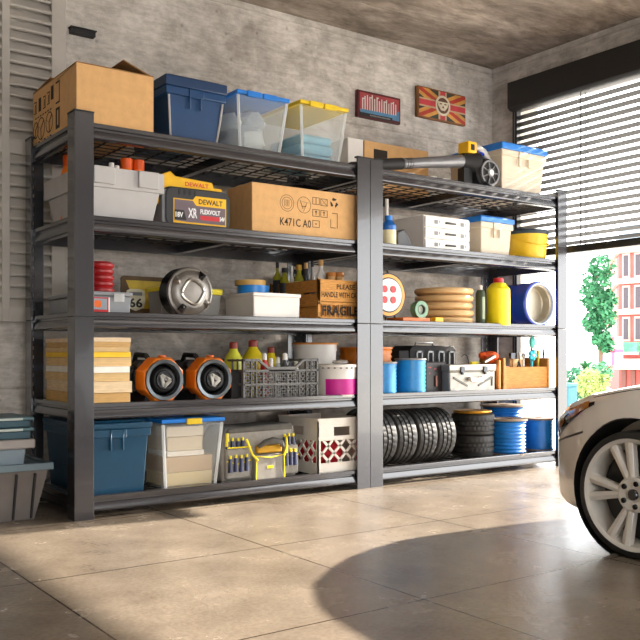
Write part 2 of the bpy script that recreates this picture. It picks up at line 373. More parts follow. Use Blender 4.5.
# ------------------------------------------------------------------ shelving units
TOPS = [1.94, 1.487, 1.015, .566, .112]
DK = .012
S1, S2, S3, S4, S5 = [t-DK for t in TOPS]
def shelving(x, label):
    r = T('shelving_unit', label, 'shelving unit', (x, 0, 0), 0, 'charcoal garage shelving units')
    w = W-.003; a = .097; t = .011
    def L(b, cx, cy, sx, sy, z0, z1, a=a, t=t, slot=False):
        b.prism([(cx, cy), (cx, cy+sy*a), (cx+sx*t, cy+sy*a), (cx+sx*t, cy+sy*t), (cx+sx*a, cy+sy*t), (cx+sx*a, cy)] if not slot else
                [(cx, cy), (cx, cy+sy*a), (cx+sx*t, cy+sy*a), (cx+sx*t, cy+sy*t), (cx+sx*.03, cy+sy*t), (cx+sx*.03, cy)], 'z', z0, z1)
        if slot:                                     # punched slots in the rear flange
            xa, xb = sorted((cx+sx*.045, cx+sx*a)); xc, xd = sorted((cx+sx*.03, cx+sx*.045)); ya, yb = sorted((cy, cy+sy*t))
            b.box(xa, xb, ya, yb, z0, z1); z = z0
            while z < z1:
                b.box(xc, xd, ya, yb, z, min(z+.03, z1)); z += .05
    for cx, cy, sx, sy in ((0, 0, 1, 1), (w, 0, -1, 1), (0, D, 1, -1), (w, D, -1, -1)):
        sl = cy > 0
        b = B(); L(b, cx, cy, sx, sy, 0, .9875, slot=sl); P('lower_post', b, black_paint, r, .0012)
        b = B(); L(b, cx, cy, sx, sy, .9925, H, slot=sl); q = P('upper_post', b, black_paint, r, .0012)
        b = B(); L(b, cx-sx*.002, cy-sy*.002, sx, sy, H, H+.009, a+.004, .03); P('end_cap', b, dark_gap, q, .001, label='black end cap')
        b = B(); L(b, cx+sx*.003, cy+sy*.003, sx, sy, .975, 1.005, a-.01, .012); P('splice', b, dark_gap, r)
    for zt in TOPS:
        prof = [(.018, 0), (.0155, -.003), (.0155, -.021), (.03, -.023), (.03, -.035), (.023, -.037), (.0125, -.066), (.014, -.074), (.024, -.080), (.055, -.080), (.055, 0)]
        P('front_beam', B().prism([(y, zt+z) for y, z in prof], 'x', .013, w-.013), black_paint, r, .001)
        P('rear_beam', B().prism([(D-y, zt+z) for y, z in prof], 'x', .013, w-.013), black_paint, r, .001)
        for k in (0, 1):
            P('side_beam', B().prism([((w-y if k else y), zt+z) for y, z in prof], 'y', .013, D-.013), black_paint, r, .001)
        b = B(); z = zt-DK
        n = 15
        for i in range(1, n):
            xx = .055+(w-.11)*i/n; b.box(xx-.003, xx+.003, .05, D-.05, z-.006, z)
        for i in range(1, 9):
            yy = .055+(D-.11)*i/9; b.box(.05, w-.05, yy-.0025, yy+.0025, z-.011, z-.006)
        P('wire_deck', b, matte_black, r, label='black wire grid deck')
        P('cross_bar', B().box(w*.5-.02, w*.5+.02, .05, D-.05, zt-.07, zt-DK-.012), black_paint, r)
    return r
shelving(0, 'left charcoal steel shelving unit of five shelves, beside the louvred panel')
shelving(W, 'right charcoal steel shelving unit of five shelves, next to the slatted blind')
# ------------------------------------------------------------------ makers (local origin: front left bottom corner)
def span(pl, pr, Y):
    a, b = fx(pl, Y), fx(pr, Y); return a, b-a
def hgt(py, px, Y, z): return fz(py, fx(px, Y), Y)-z
def tote(name, label, loc, w, d, h, body, lid, taper=.03, group=None, cat='storage tote', lidh=.045, white=None):
    r = T(name, label, cat, loc, 0, group)
    b = B().box(0, w, 0, d, 0, h-lidh, t=taper)
    b.box(-.008, w+.008, -.008, d+.008, h-lidh-.055, h-lidh-.012)
    for x0 in (w*.36, w*.64-.03): b.box(x0, x0+.012, -.014, .0, h-lidh-.12, h-lidh-.012)
    b.box(w*.37, w*.63, -.013, 0, h-lidh-.06, h-lidh-.012)
    P('body', b, body, r, .007)
    b = B().box(-.014, w+.014, -.014, d+.014, h-lidh, h-lidh*.25).box(.02, w-.02, .02, d-.02, h-lidh*.25, h)
    b = B().box(-.014, w+.014, -.014, d+.014, h-lidh-.012, h-.012).box(.015, w-.015, .015, d-.015, h-.012, h)
    P('lid', b, lid, r, .006)
    if white:
        b = B()
        for xx in (.004+taper*.6, w-.004-taper*.6): b.bar((xx+(taper*.4 if xx < w/2 else -taper*.4), taper*.9-.002, .02), (xx-(taper*.4 if xx < w/2 else -taper*.4), -.002, h-lidh-.06), .008)
        PS('corner_edge', b, white, r)
    return r
def clear_bin(label, loc, w, d, h, lid, taper=.035, latch=None):
    r = T('clear_storage_bin', label, 'storage bin', loc)
    b = B(); b.nocap = True
    vs = [(taper,taper,0),(w-taper,taper,0),(w-taper,d-taper,0),(taper,d-taper,0),(0,0,h-.03),(w,0,h-.03),(w,d,h-.03),(0,d,h-.03)]
    b.add(vs, [(0,3,2,1),(0,1,5,4),(1,2,6,5),(2,3,7,6),(3,0,4,7)]); P('body', b, clear, r, .01)
    b = B()
    for (i, j) in ((0,4),(1,5),(2,6),(3,7)): b.bar(vs[i], Vector(vs[j]), .013)
    for z0 in (h-.035,): b.ring((0,0,0),0,0,0) if 0 else None
    PS('corner_edge', b, clear_edge, r)
    b = B().box(-.012, w+.012, -.012, d+.012, h-.024, h-.004).box(.02, w-.02, .02, d-.02, h-.004, h)
    P('lid', b, lid, r, .006)
    for xx in ((w*.3, w*.62) if latch is None else (w*.5,)):
        q = B().box(xx-.045, xx+.045, -.020, 0, h-.034, h-.002); P('latch', q, latch or lid, r, .004)
    return r
def carton(label, loc, w, d, h, flaps=False):
    r = T('cardboard_box', label, 'cardboard box', loc)
    b = B()
    if flaps:
        b.open(0, w, 0, d, 0, h, .006)
        P('body', b, card, r)
        P('flap', B().box(0, w, -.003, .003, 0, d*.42).xf(Matrix.Translation((0, 0, h)) @ Matrix.Rotation(-math.radians(94), 4, 'X')), card_in, r)
        P('flap', B().box(0, w, -.003, .003, 0, d*.42).xf(Matrix.Translation((0, d, h)) @ Matrix.Rotation(math.radians(86), 4, 'X')), card_in, r)
        P('flap', B().box(-.003, .003, .01, d-.01, 0, w*.42).xf(Matrix.Translation((w, 0, h)) @ Matrix.Rotation(-math.radians(70), 4, 'Y')), card_in, r)
        P('flap', B().box(-.003, .003, .01, d-.01, 0, w*.3).xf(Matrix.Translation((0, 0, h)) @ Matrix.Rotation(math.radians(96), 4, 'Y')), card_in, r)
    else:
        P('body', b.box(0, w, 0, d, 0, h), card, r, .003)
        P('tape', B().box(0, w, d/2-.025, d/2+.025, h, h+.001), tan, r)
    return r
def frame_ink(b, x0, x1, z0, z1, y, t=.003, e=.0008):
    b.box(x0, x1, y-e, y, z0, z0+t).box(x0, x1, y-e, y, z1-t, z1).box(x0, x0+t, y-e, y, z0, z1).box(x1-t, x1, y-e, y, z0, z1)

# ================================================================== SHELF 1 (top)
# open cardboard box with prints on its left side
Y = .03; x0 = fx(76.5, Y); w = fx(153.5, Y)-x0; d = fy(32.5, x0)-Y; d = min(d, .66); h = hgt(61.5, 76.5, Y, S1)
r = carton('open cardboard box with handling prints on its side, above the left corner post', (x0, Y, S1), w, d, h, True)
b = B()
def L(b, y0, y1, z0, z1): b.box(-.0008, 0, y0, y1, z0, z1)
L(b, d*.80, d*.86, h*.60, h*.84); L(b, d*.50, d*.56, h*.66, h*.90)
for k, (yy, zz) in enumerate(((d*.94, h*.7), (d*.72, h*.7), (d*.62, h*.72))):
    L(b, yy-.02, yy+.02, zz-.03, zz-.024); L(b, yy-.02, yy+.02, zz+.03, zz+.036); L(b, yy-.02, yy-.015, zz-.03, zz+.03); L(b, yy-.004, yy+.006, zz-.02, zz+.02)
L(b, d*.36, d*.45, h*.88, h*.91); L(b, d*.36, d*.375, h*.55, h*.9); L(b, d*.36, d*.45, h*.53, h*.56)
L(b, d*.36, d*.39, h*.14, h*.46); L(b, d*.42, d*.45, h*.14, h*.46); L(b, d*.36, d*.45, h*.1, h*.16); L(b, d*.36, d*.45, h*.42, h*.46)
q = B()
for yy, zz, rr in ((d*.80, h*.28, .06), (d*.60, h*.3, .055), (d*.93, h*.3, .045)):
    b.ring((-.0008, yy, zz), rr-.006, rr, .0008, 'x', 24)
    for k in range(3):
        a = k*2.1+.4; b.bar((-.0004, yy, zz), (-.0004, yy+rr*math.cos(a), zz+rr*math.sin(a)), .0008, .006, up=(1,0,0))
for k in range(7): L(b, d*(.55+.06*k), d*(.585+.06*k), h*.50, h*.525)
for k in range(6): L(b, d*(.55+.07*k), d*(.59+.07*k), h*.04+.006*(k%2), h*.07)
P('printed_marks', b, card_dark, r)
# navy tote
Y = .05; x0, w = span(167, 224, Y); h = hgt(71.5, 166, Y, S1)
tote('storage_tote', 'navy blue lidded tote on the top shelf beside the open box', (x0, Y, S1), w, .5, h, navy, navy_d, .028, white=grey_pl, lidh=.055)
# clear bin blue lid
Y = .05; x0, w = span(238, 287, Y); h = hgt(88.5, 237, Y, S1)
clear_bin('clear plastic bin with a blue lid on the top shelf, full of pale cloths', (x0, Y, S1), w, .5, h, blue_lid)
cl = mat('pale_cloth', '#b9bfbd', .9, 0, .1, 20, .4, 30); cl2 = mat('light_blue_cloth', '#6fa9be', .9, 0, .12, 14, .4, 30)
S('cloth', 'crumpled pale grey cloths inside the blue lidded clear bin on top', 'cloth', B().blob((0, 0, .10), w*.39, .18, .10, 3, .14).blob((.05, -.01, .2), w*.24, .13, .09, 5, .2).blob((-.07, .03, .18), w*.2, .12, .09, 9, .22), cl, (x0+w/2, Y+.25, S1+.004))
Y = .05; x0, w = span(301, 346, Y); h = hgt(99, 301, Y, S1)
clear_bin('clear plastic bin with a yellow lid on the top shelf', (x0, Y, S1), w, .5, h, yellow_lid)
S('towel_stack', 'folded light blue cloths inside the yellow lidded clear bin', 'cloth', B().box(-w*.37, w*.37, -.17, .17, 0, .06).box(-w*.37, w*.38, -.18, .17, .062, .12).box(-w*.36, w*.37, -.17, .16, .122, .175), cl2, (x0+w/2, Y+.25, S1+.004), bev=.02)
# flat boxes behind the leaf blower
Y = .50; x0, w = span(348, 418, Y); h = hgt(137, 348, Y, S1)
r = carton('long flat cardboard box lying behind the leaf blower on the top shelf', (x0+.14, Y, S1), w-.04, .2, h)
P('label', B().box(.08, .2, -.001, 0, h*.55, h*.85), card_dark, r, label='dark printed block')
S('white_carton', 'white carton at the left end of the flat cardboard box, behind the blower nozzle', 'carton', B().box(0, .13, 0, .22, 0, h), white_pl, (x0, Y, S1), bev=.004)
# leaf blower
Y = .17; zt = S1+.012
xa = fx(345, Y); xb = fx(463, Y); xc = fx(480, Y); zb_ = fz(161, xb, Y)
r = T('leaf_blower', 'black cordless leaf blower lying on the top shelf of the right unit', 'leaf blower', (xb, Y, S1))
zz = zb_-S1; rad = .058
L0 = xa-xb; 
ze = .034
def zl(t): return zz+(ze-zz)*t
b = B(); b.tube([(L0*.58, 0, zl(.58)), (0.0, 0, zz)], [.031, .044], 20)
for k in range(5): b.tube([(L0*(.56-.022*k), 0, zl(.56-.022*k)), (L0*(.552-.022*k), 0, zl(.552-.022*k))], .036, 20)
P('silver_tube', b, mat('grey_tube_plastic', '#77777a', .3, .3), r)
b = B(); b.tube([(L0*1.0, -.02, ze-.004), (L0*.97, -.02, ze), (L0*.9, -.015, zl(.97)), (L0*.8, -.005, zl(.8)), (L0*.60, 0, zl(.60)), (L0*.55, 0, zl(.55))], [.014, .026, .033, .036, .038, .038], 20)
P('nozzle', b, matte_black, r)
b = B(); b.tube([(-.02, 0, zz), (.03, 0, zz+.003), (.08, 0, zz-.005), (.10, 0, zz-.01)], [.046, .06, .085, .088], 20)
b.lathe([(.0, -.085), (.08, -.085), (.105, -.06), (.105, .06), (.08, .085), (0, .085)], (.17, 0, .118), 'y', 28)
P('fan_housing', b, matte_black, r)
b = B(); b.ring((.17, -.095, .118), .075, .088, .012, 'y', 28); b.ring((.17, -.1, .118), .018, .03, .02, 'y', 20)
for k in range(7):
    a = k*2*PI/7; b.bar((.17+.028*math.cos(a), -.092, .118+.028*math.sin(a)), (.17+.078*math.cos(a), -.092, .118+.078*math.sin(a)), .006)
P('intake_grille', b, mid_grey, r)
P('intake_cap', B().cyl((.17, -.105, .118), .02, .012, 'y', 16), white_pl, r)
b = B().tube([(.05, 0, .20), (.09, 0, .285), (.14, 0, .305), (.20, 0, .285), (.25, 0, .22), (.255, 0, .17)], [.018, .02, .02, .022, .026, .03], 12); P('handle', b, mat('pale_grip', '#c9c7c4', .45), r)
P('trigger', B().box(.12, .2, -.012, .012, .255, .275), blue_paint, r, .004)
b = B().box(.0, .085, -.05, .05, .245, .325); P('battery', b, yel, r, .008, label='yellow battery pack')
P('battery_label', B().box(.025, .06, -.0515, -.05, .265, .305), dark_gap, r)
b = B().tube([(.12, -.09, .05), (.14, -.11, .02), (.22, -.11, .015), (.26, -.09, .03)], .012, 8); P('foot', b, dark_gap, r)
P('rest', B().box(-.02, .06, -.03, .03, 0, zz-.05), dark_gap, r)
S('plastic_guide_rail', 'pale plastic rail lying under the tube of the leaf blower', 'rail', B().box(0, .36, 0, .035, 0, .02).box(.0, .05, .0, .035, .02, .028).box(.2, .24, 0, .035, .02, .03).box(.30, .36, 0, .035, .02, .028), white_pl, (fx(409, .06), .06, S1), bev=.002)
# beige tote blue lid
Y = .06; x0, w = span(502, 545, Y); h = hgt(140, 502, Y, S1)
tote('storage_tote', 'beige tote with a blue lid on the top shelf, by the blind', (x0, Y, S1), w, .52, h, beige, blue_lid, .025)

# ================================================================== SHELF 2
Y = .05; x0 = .075; w = fx(160, Y)-x0; h = hgt(166, 94, Y, S2); d = min(fy(43, x0)-Y, .56)
r = T('open_storage_bin', 'grey open plastic bin with front tabs, on the second shelf behind the corner post', 'storage bin', (x0, Y, S2))
P('body', B().open(0, w, 0, d, 0, h-.09, .008, t=.03), grey_pl, r, .006)
P('rim', B().open(-.016, w+.016, -.016, d+.016, h-.10, h, .01).box(.0, .001, 0, .001, h-.1, h-.099), grey_pl, r, .006)
for xx in (.085, w-.075): P('tab', B().box(xx-.055, xx+.055, -.034, -.012, h-.085, h), grey_pl, r, .004)
org2 = mat('orange_bottle', '#f07a12', .35, 0, .06)
def jar(label, loc, rad, h, m1, m2, group):
    o = S('bottle', label, 'bottle', B().lathe([(0,0),(rad*.95,0),(rad,.01),(rad,h*.72),(rad*.55,h*.84),(rad*.5,h*.86)], n=18), m1, loc, group=group)
    P('cap', B().lathe([(rad*.62,h*.84),(rad*.62,h*.99),(rad*.5,h),(0,h)], n=16), m2, o)
    return o
orc = mat('orange_cap', '#e2560a', .4)
bz = S2+.012; hb = fz(158.5, fx(126, .2), .2)-bz
for px, yy, lab in ((126.5, .2, 'left orange bottle of the pair near the front of the grey open bin'), (138.5, .2, 'right orange bottle of the pair near the front of the grey open bin')):
    jar(lab, (fx(px, yy), yy, bz), .05, hb, org2, orc, 'orange bottles in the grey bin')
jar('orange bottle at the back left of the grey open bin, seen past the corner post', (fx(67, .46), .46, bz), .034, hb+.035, org2, orc, 'orange bottles in the grey bin')
hb = fz(163, fx(112, .14), .14)-bz
jar('small white capped red bottle in the grey open bin', (fx(111.5, .14), .14, bz), .022, hb, red, white_pl, 'small red bottles in the grey bin')
jar('small red bottle beside the orange bottles in the grey open bin', (fx(117, .14), .14, bz), .02, hb-.01, red, white_pl, 'small red bottles in the grey bin')
# battery pack
Y = .06; x0, w = span(165, 231, Y); zt = fz(184.5, fx(166, Y), Y)-S2; d = .26
r = T('power_tool_battery', 'large yellow and black tool battery pack with printed front label', 'battery pack', (x0, Y, S2))
def rrect(x0, x1, z0, z1, r, n=5):
    o = []
    for cx, cz, a in ((x1-r, z0+r, -PI/2), (x1-r, z1-r, 0), (x0+r, z1-r, PI/2), (x0+r, z0+r, PI)):
        for k in range(n+1):
            t = a+PI/2*k/n; o.append((cx+r*math.cos(t), cz+r*math.sin(t)))
    return o
P('case', B().prism(rrect(0, w, 0, zt, .045), 'y', .02, d).prism(rrect(.006, w-.006, .006, zt-.006, .042), 'y', .0, .02), mat('dark_tool_plastic', '#2b2c30', .4), r, .004)
P('side_cap', B().prism(rrect(-.012, .03, .012, zt-.02, .018), 'y', .01, d-.02), mid_grey, r, .003)
b = B()
for k in (.2, .55): b.cyl((-.018, .12, zt*k+.03), .012, .01, 'x', 10)
P('screw', b, chrome, r)
P('slide_rail', B().prism([(-.03, zt*.55), (-.015, zt*.55), (.04, zt-.005), (w*.93, zt-.005), (w*.93, zt+.022), (w*.80, zt+.022), (w*.78, zt+.05), (w*.22, zt+.062), (w*.14, zt+.085), (w*.05, zt+.07)], 'y', .05, d), yel, r, .004, label='yellow slide top')
for k in range(4): P('grip_rib', B().box(w*.2+.03*k, w*.2+.012+.03*k, -.003, .0, zt*.80, zt*.93), dark_gap, r)
lx, lw = w*.12, w*.80
P('label', B().prism([(lx, .022), (lx+lw, .022), (lx+lw, zt*.80), (lx+lw*.42, zt*.80), (lx+lw*.36, zt*.70), (lx, zt*.70)], 'y', -.002, 0), yel, r)
gl = mat('mauve_label', '#6a5a62', .45)
P('label_panel', B().prism([(lx+.006, .03), (lx+lw-.006, .03), (lx+lw-.006, zt*.56), (lx+lw*.42, zt*.56), (lx+lw*.36, zt*.675), (lx+.006, zt*.675)], 'y', -.0032, -.002), gl, r)
P('label_panel', B().prism([(lx+.006, zt*.18), (lx+lw*.24, zt*.18), (lx+lw*.19, zt*.42), (lx+.006, zt*.42)], 'y', -.0042, -.0032), dark_gap, r)
P('label_band', B().prism([(lx+lw*.24, .03), (lx+.006, zt*.16), (lx+.006, .03)], 'y', -.0042, -.0032), yel, r)
P('label_band', B().box(lx+lw*.50, lx+lw*.86, -.0042, -.0032, zt*.22, zt*.33), red_ink, r, label='red band')
text('DEWALT', 'lettering', r, black_ink, 'f', (lx+lw*.47, -.0022, zt*.61), lw*.46, zt*.13, .02)
text('FLEXVOLT', 'lettering', r, white_ink, 'f', (lx+lw*.50, -.0034, zt*.37), lw*.38, zt*.12, .03)
text('XR', 'lettering', r, white_ink, 'f', (lx+lw*.27, -.0034, zt*.25), lw*.17, zt*.24, .02)
text('18V', 'lettering', r, white_ink, 'f', (lx+lw*.035, -.0044, zt*.24), lw*.14, zt*.13, .03)
text('54V', 'lettering', r, white_ink, 'f', (lx+lw*.87, -.0034, zt*.23), lw*.10, zt*.11, .03)
text('DEWALT', 'lettering', r, red_ink, 'f', (w*.36, .0498, zt+.016), w*.36, .022, .02)
# K471C A0 carton
Y = .05; x0 = fx(252, Y); w = W-.03-x0; h = hgt(181.5, 252, Y, S2); d = min(fy(227, x0)-Y, .5)
r = carton('long cardboard box printed K471C A0 on the second shelf', (x0, Y, S2), w, d, h)
def lx_(px): return fx(px, Y)-x0
def lz_(py, px): return fz(py, fx(px, Y), Y)-S2
text('K471C A0', 'lettering', r, card_dark, 'f', (lx_(280), -.0002, lz_(225, 280)), lx_(311)-lx_(280), lz_(217, 280)-lz_(225, 280), .008)
b = B()
c1x, c1z = lx_(287), lz_(203, 287); r1 = (lx_(294)-lx_(280))*.5
b.ring((c1x, -.0006, c1z), r1*.95, r1, .0006, 'y', 32); b.ring((c1x, -.0006, c1z), r1*.68, r1*.73, .0006, 'y', 32)
for k in range(4): b.box(c1x-r1*.35+r1*.2*k, c1x-r1*.3+r1*.2*k, -.0006, 0, c1z-r1*.4, c1z+r1*.4)
c2x, c2z = lx_(304), lz_(205, 304); b.ring((c2x, -.0006, c2z), r1*.95, r1, .0006, 'y', 32)
for a, q in ((.4, 2.2), (2.4, 4.4), (4.6, .6)): b.bar((c2x+r1*.8*math.cos(a), -.0003, c2z+r1*.8*math.sin(a)), (c2x+r1*.5*math.cos(q), -.0003, c2z+r1*.5*math.sin(q)), .0006, .004, up=(0,1,0))
b.box(c2x-r1*.3, c2x+r1*.3, -.0006, 0, c2z-r1*.2, c2z-r1*.12)
sx = lx_(320)-lx_(313); 
for px, py in ((316, 201), (324, 202.5), (316, 213), (324, 214), (316, 224)):
    cx, cz = lx_(px), lz_(py, px); hs = .021
    frame_ink(b, cx-sx*.5, cx+sx*.5, cz-hs, cz+hs, 0, .003)
    if (px, py) == (324, 202.5):
        for sg in (1, -1): b.bar((cx-sx*.5, -.0003, cz-sg*hs), (cx+sx*.5, -.0003, cz+sg*hs), .0006, .004, up=(0,1,0))
    elif (px, py) == (316, 201): b.box(cx-.002, cx+.002, -.0006, 0, cz-hs, cz+hs)
    elif (px, py) == (316, 224): b.box(cx-.006, cx+.006, -.0006, 0, cz-.003, cz+.003)
    else:
        b.box(cx-.002, cx+.002, -.0006, 0, cz-.012, cz+.012); b.prism([(cx-.008, cz+.004), (cx+.008, cz+.004), (cx, cz+.016)], 'y', -.0006, 0)
cx, cz = lx_(334), lz_(203, 334); rr = .03
for k in range(3):
    a = PI/2+k*2*PI/3
    def pt(a, q): return (cx+q*math.cos(a), cz+q*math.sin(a))
    b.prism([pt(a-.75, rr), pt(a+.2, rr), pt(a+.2, rr*.5), pt(a-.55, rr*.5)], 'y', -.0006, 0)
    b.prism([pt(a+.2, rr*1.15), pt(a+.75, rr*.72), pt(a+.2, rr*.35)], 'y', -.0006, 0)
cx0, cx1 = lx_(330.5), lx_(337.5); z0, z1 = lz_(228, 331), lz_(213.5, 337)
b.box(cx1-.004, cx1, -.0006, 0, z0, z1).box(cx0+.012, cx1, -.0006, 0, z1-.004, z1).box(cx0, cx1-.014, -.0006, 0, z0, z0+.004).box(cx0, cx0+.003, -.0006, 0, z0, z0+.05)
P('printed_marks', b, card_dark, r)
# right unit, second shelf
Y = .12; xq = fx(388.5, Y)
o = S('spray_bottle', 'blue and white bottle on the second shelf, beside the middle post', 'bottle', B().lathe([(0,0),(.045,0),(.048,.01),(.048,.14),(.03,.165),(.022,.175)], n=20), mat('blue_bottle', '#1763b5', .3), (xq, Y, S2))
P('label', B().lathe([(.0487, .02), (.0487, .11)], n=20, a0=-PI, a1=0.2), mat('cream_label', '#e6ddb0', .5), o)
P('cap', B().cyl((0,0,.172), .024, .03, n=16), blue_lid, o)
S('pipe_offcut', 'thin white plastic pipe standing beside the blue and white bottle', 'pipe', B().cyl((0,0,0), .012, hgt(199, 387, .3, S2), n=12), white_pl, (fx(386.8, .3), .3, S2))
Y = .10; x0 = fx(398, Y)
S('dark_case', 'dark grey slanted case beside the white drawer cabinet', 'case', B().prism([(0,0),(.11,0),(.13,.02),(.055,.125),(.0,.10)], 'y', 0, .24), mat('slate_plastic', '#56585c', .5), (x0, Y, S2), bev=.004)
Y = .05; x0, w = span(425, 470, Y); h = hgt(214, 425, Y, S2); d = .42
r = T('drawer_cabinet', 'white plastic drawer cabinet with three drawers on the second shelf', 'drawer cabinet', (x0, Y, S2))
P('body', B().box(0, w, .012, d, 0, h), white_pl, r, .004)
for k in range(3):
    z0 = .006+(h-.01)*k/3; z1 = z0+(h-.01)/3-.006
    dr = P('drawer', B().box(.005, w-.005, 0, .014, z0, z1), white_pl, r, .002)
    zc_ = (z0+z1)/2
    P('handle', B().box(w*.44, w*.66, -.014, 0, zc_-.006, zc_+.006), dark_gap, dr, .002)
    PS('tag', B().box(w*.2, w*.28, -.001, 0, zc_-.012, zc_+.014).box(w*.30, w*.32, -.001, 0, zc_-.005, zc_+.014).box(w*.78, w*.86, -.001, 0, zc_-.012, zc_+.014).box(w*.88, w*.9, -.001, 0, zc_-.005, zc_+.014), mid_grey, dr)
Y = .06; x0, w = span(481, 512, Y); h = hgt(214, 481, Y, S2)
tote('storage_tote', 'beige tote with a blue lid between the drawer cabinet and yellow bucket', (x0, Y, S2), w, .46, h, beige, blue_lid, .015, lidh=.035)
def bucket(name, label, loc, rad, h, m, lid, lidh=.03, handle=True, grp=None):
    r = T(name, label, 'bucket', loc, 0, grp)
    P('body', B().lathe([(0,0),(rad*.86,0),(rad*.88,.004),(rad*.97,h-lidh-.04),(rad*1.0,h-lidh-.04),(rad*1.0,h-lidh-.03),(rad*.975,h-lidh-.03),(rad*.985,h-lidh)], n=36), m, r)
    P('lid', B().lathe([(rad*.9,h-lidh),(rad*1.05,h-lidh),(rad*1.06,h-lidh*.3),(rad*1.02,h),(rad*.93,h),(rad*.92,h-lidh*.4),(0,h-lidh*.4)], n=36), lid, r)
    if handle:
        pts = [(rad*1.01*math.cos(PI+PI*k/14), rad*1.03*math.sin(PI+PI*k/14)-.004, h-lidh-.03-.055*math.sin(PI*k/14)) for k in range(15)]
        P('handle', B().tube(pts, .0045, 6), m, r)
    return r
Y = .17; xc_ = fx(527.5, Y); rad = (fx(543, Y)-fx(512, Y))*.5*.86; h = hgt(228.5, 527, Y-.1, S2)
bucket('bucket', 'yellow bucket with a dark lid on the second shelf, beside the end post', (xc_, Y, S2), rad, h, mat('yellow_bucket', '#eec52a', .4), mat('slate_lid', '#26343d', .5))

# ================================================================== SHELF 3
Y = .05; x0 = .075; w = fx(131.5, Y)-x0; h = hgt(291, 95, Y, S3); d = min(fy(47, x0)-Y, .55)
gcl = mat('smoky_plastic', '#8d9094', .3, 0, .06)
r = T('organizer_case', 'grey plastic case with a red label on the third shelf behind the corner post', 'case', (x0, Y, S3))
P('body', B().box(0, w, 0, d, 0, h-.022, t=.006), gcl, r, .006)
P('lid', B().box(-.005, w+.005, -.005, d+.005, h-.02, h), gcl, r, .005)
for xx in (.16, w-.06): P('latch', B().box(xx-.018, xx+.018, -.012, 0, h-.05, h-.008), clear_edge, r, .002)
P('label', B().box(.0, lx_(110)+.01 if 0 else fx(109, Y)-x0, -.0015, .002, .012, h-.03), red, r, label='red bordered label')
P('label_panel', B().box(.01, fx(107, Y)-x0, -.0025, -.0015, .025, h-.036), mat('label_grey', '#8e9aa4', .5), r)
P('label_mark', B().prism(rrect(fx(96, Y)-x0-.01, fx(101, Y)-x0, .035, h-.045, .01), 'y', -.0035, -.0025), orange, r)
P('label_stripe', B().box(fx(108.4, Y)-x0, fx(109.6, Y)-x0, -.003, -.0015, .012, h-.03), white_ink, r)
# red corrugated hose coil
Yc = .17; xc_ = fx(101, Yc); zb0 = S3+h; hh = fz(262, xc_, Yc)-zb0
pr = [(0, 0)]
n = 5
for k in range(n):
    for q, rr in ((0, .058), (.25, .066), (.6, .066), (.85, .055)): pr.append((rr, hh*(k+q)/n))
pr += [(.05, hh), (.03, hh), (.03, hh*.8), (0, hh*.8)]
S('ribbed_reel', 'dark red ribbed reel standing on the grey case', 'reel', B().lathe(pr, n=32), mat('dark_red', '#a3191d', .4), (xc_, Yc, zb0))
# route sign
Y = .60; x0, w = span(121, 167, Y); h = hgt(276, 121, Y, S3)
brn = mat('rusty_plate', '#4f3818', .6, .2, .3, 9)
r = T('metal_sign', 'brown and yellow tin sign reading 66 leaning at the back of the third shelf', 'sign', (x0, Y, S3+.004))
P('plate', B().prism(rrect(0, w, 0, h, .02), 'y', 0, .008), brn, r)
P('painted_panel', B().prism([(w*.1, h*.9), (w*.95, h*.9), (w*.95, h*.25), (w*.35, h*.25)], 'y', -.001, 0), mat('sign_yellow', '#b79a22', .6, 0, .2), r)
cx = fx(135.5, Y)-x0
b = B().prism([(cx-.055, h*.66), (cx-.03, h*.70), (cx+.03, h*.70), (cx+.055, h*.66), (cx+.06, h*.42), (cx+.05, h*.27), (cx, h*.19), (cx-.05, h*.27), (cx-.06, h*.42)], 'y', -.0025, -.001)
P('shield', b, mat('shield_cream', '#c9c3a8', .6), r)
text('66', 'lettering', r, black_ink, 'f', (cx-.042, -.0027, h*.27), .084, h*.22, .03)
P('shield_band', B().box(cx-.04, cx+.04, -.0032, -.0025, h*.55, h*.63), mid_grey, r)
# box with yellow lid behind the hub cap
Y = .30; x0, w = span(161, 221, Y); h = hgt(289.5, 221, Y, S3)
r = T('parts_box', 'grey box with a yellow lid standing behind the hubcap', 'box', (x0, Y, S3))
P('body', B().box(0, w, 0, .17, 0, h-.02, t=.008), mat('smoke_grey', '#8f8f8d', .35), r, .005)
P('lid', B().box(-.008, w+.008, -.008, .178, h-.022, h).box(-.004, w+.004, -.012, 0, h-.034, h-.018), byel, r, .004)
# hubcap
Y = .13; xc_ = fx(194, Y-.05); rad = (fx(211, Y-.05)-fx(168, Y-.05))*.5; rad = .136
r = T('hubcap', 'silver wheel hubcap standing upright on the third shelf', 'hubcap', (xc_, Y, S3+rad))
b = B().lathe([(rad*.98, .06), (rad, .05), (rad, .0), (rad*.97, -.012), (rad*.9, -.016), (rad*.86, -.012), (rad*.72, -.03), (rad*.55, -.036), (0, -.036)], (0,0,0), 'y', 48)
P('disc', b, mat('dull_alloy', '#8f8a84', .42, .8, .1, 20), r)
P('back_rim', B().ring((0, .0, 0), rad*.9, rad*1.005, .09, 'y', 48), dchrome, r)
pts = []
for k in range(40):
    a = k*2*PI/40; a2 = a+.55; q = rad*.43/(abs(math.cos(a2))**3.2+abs(math.sin(a2))**3.2)**(1/3.2); pts.append((q*math.cos(a), -.038, q*math.sin(a)))
P('raised_ring', B().tube(pts, .008, 8, closed=True), chrome, r)
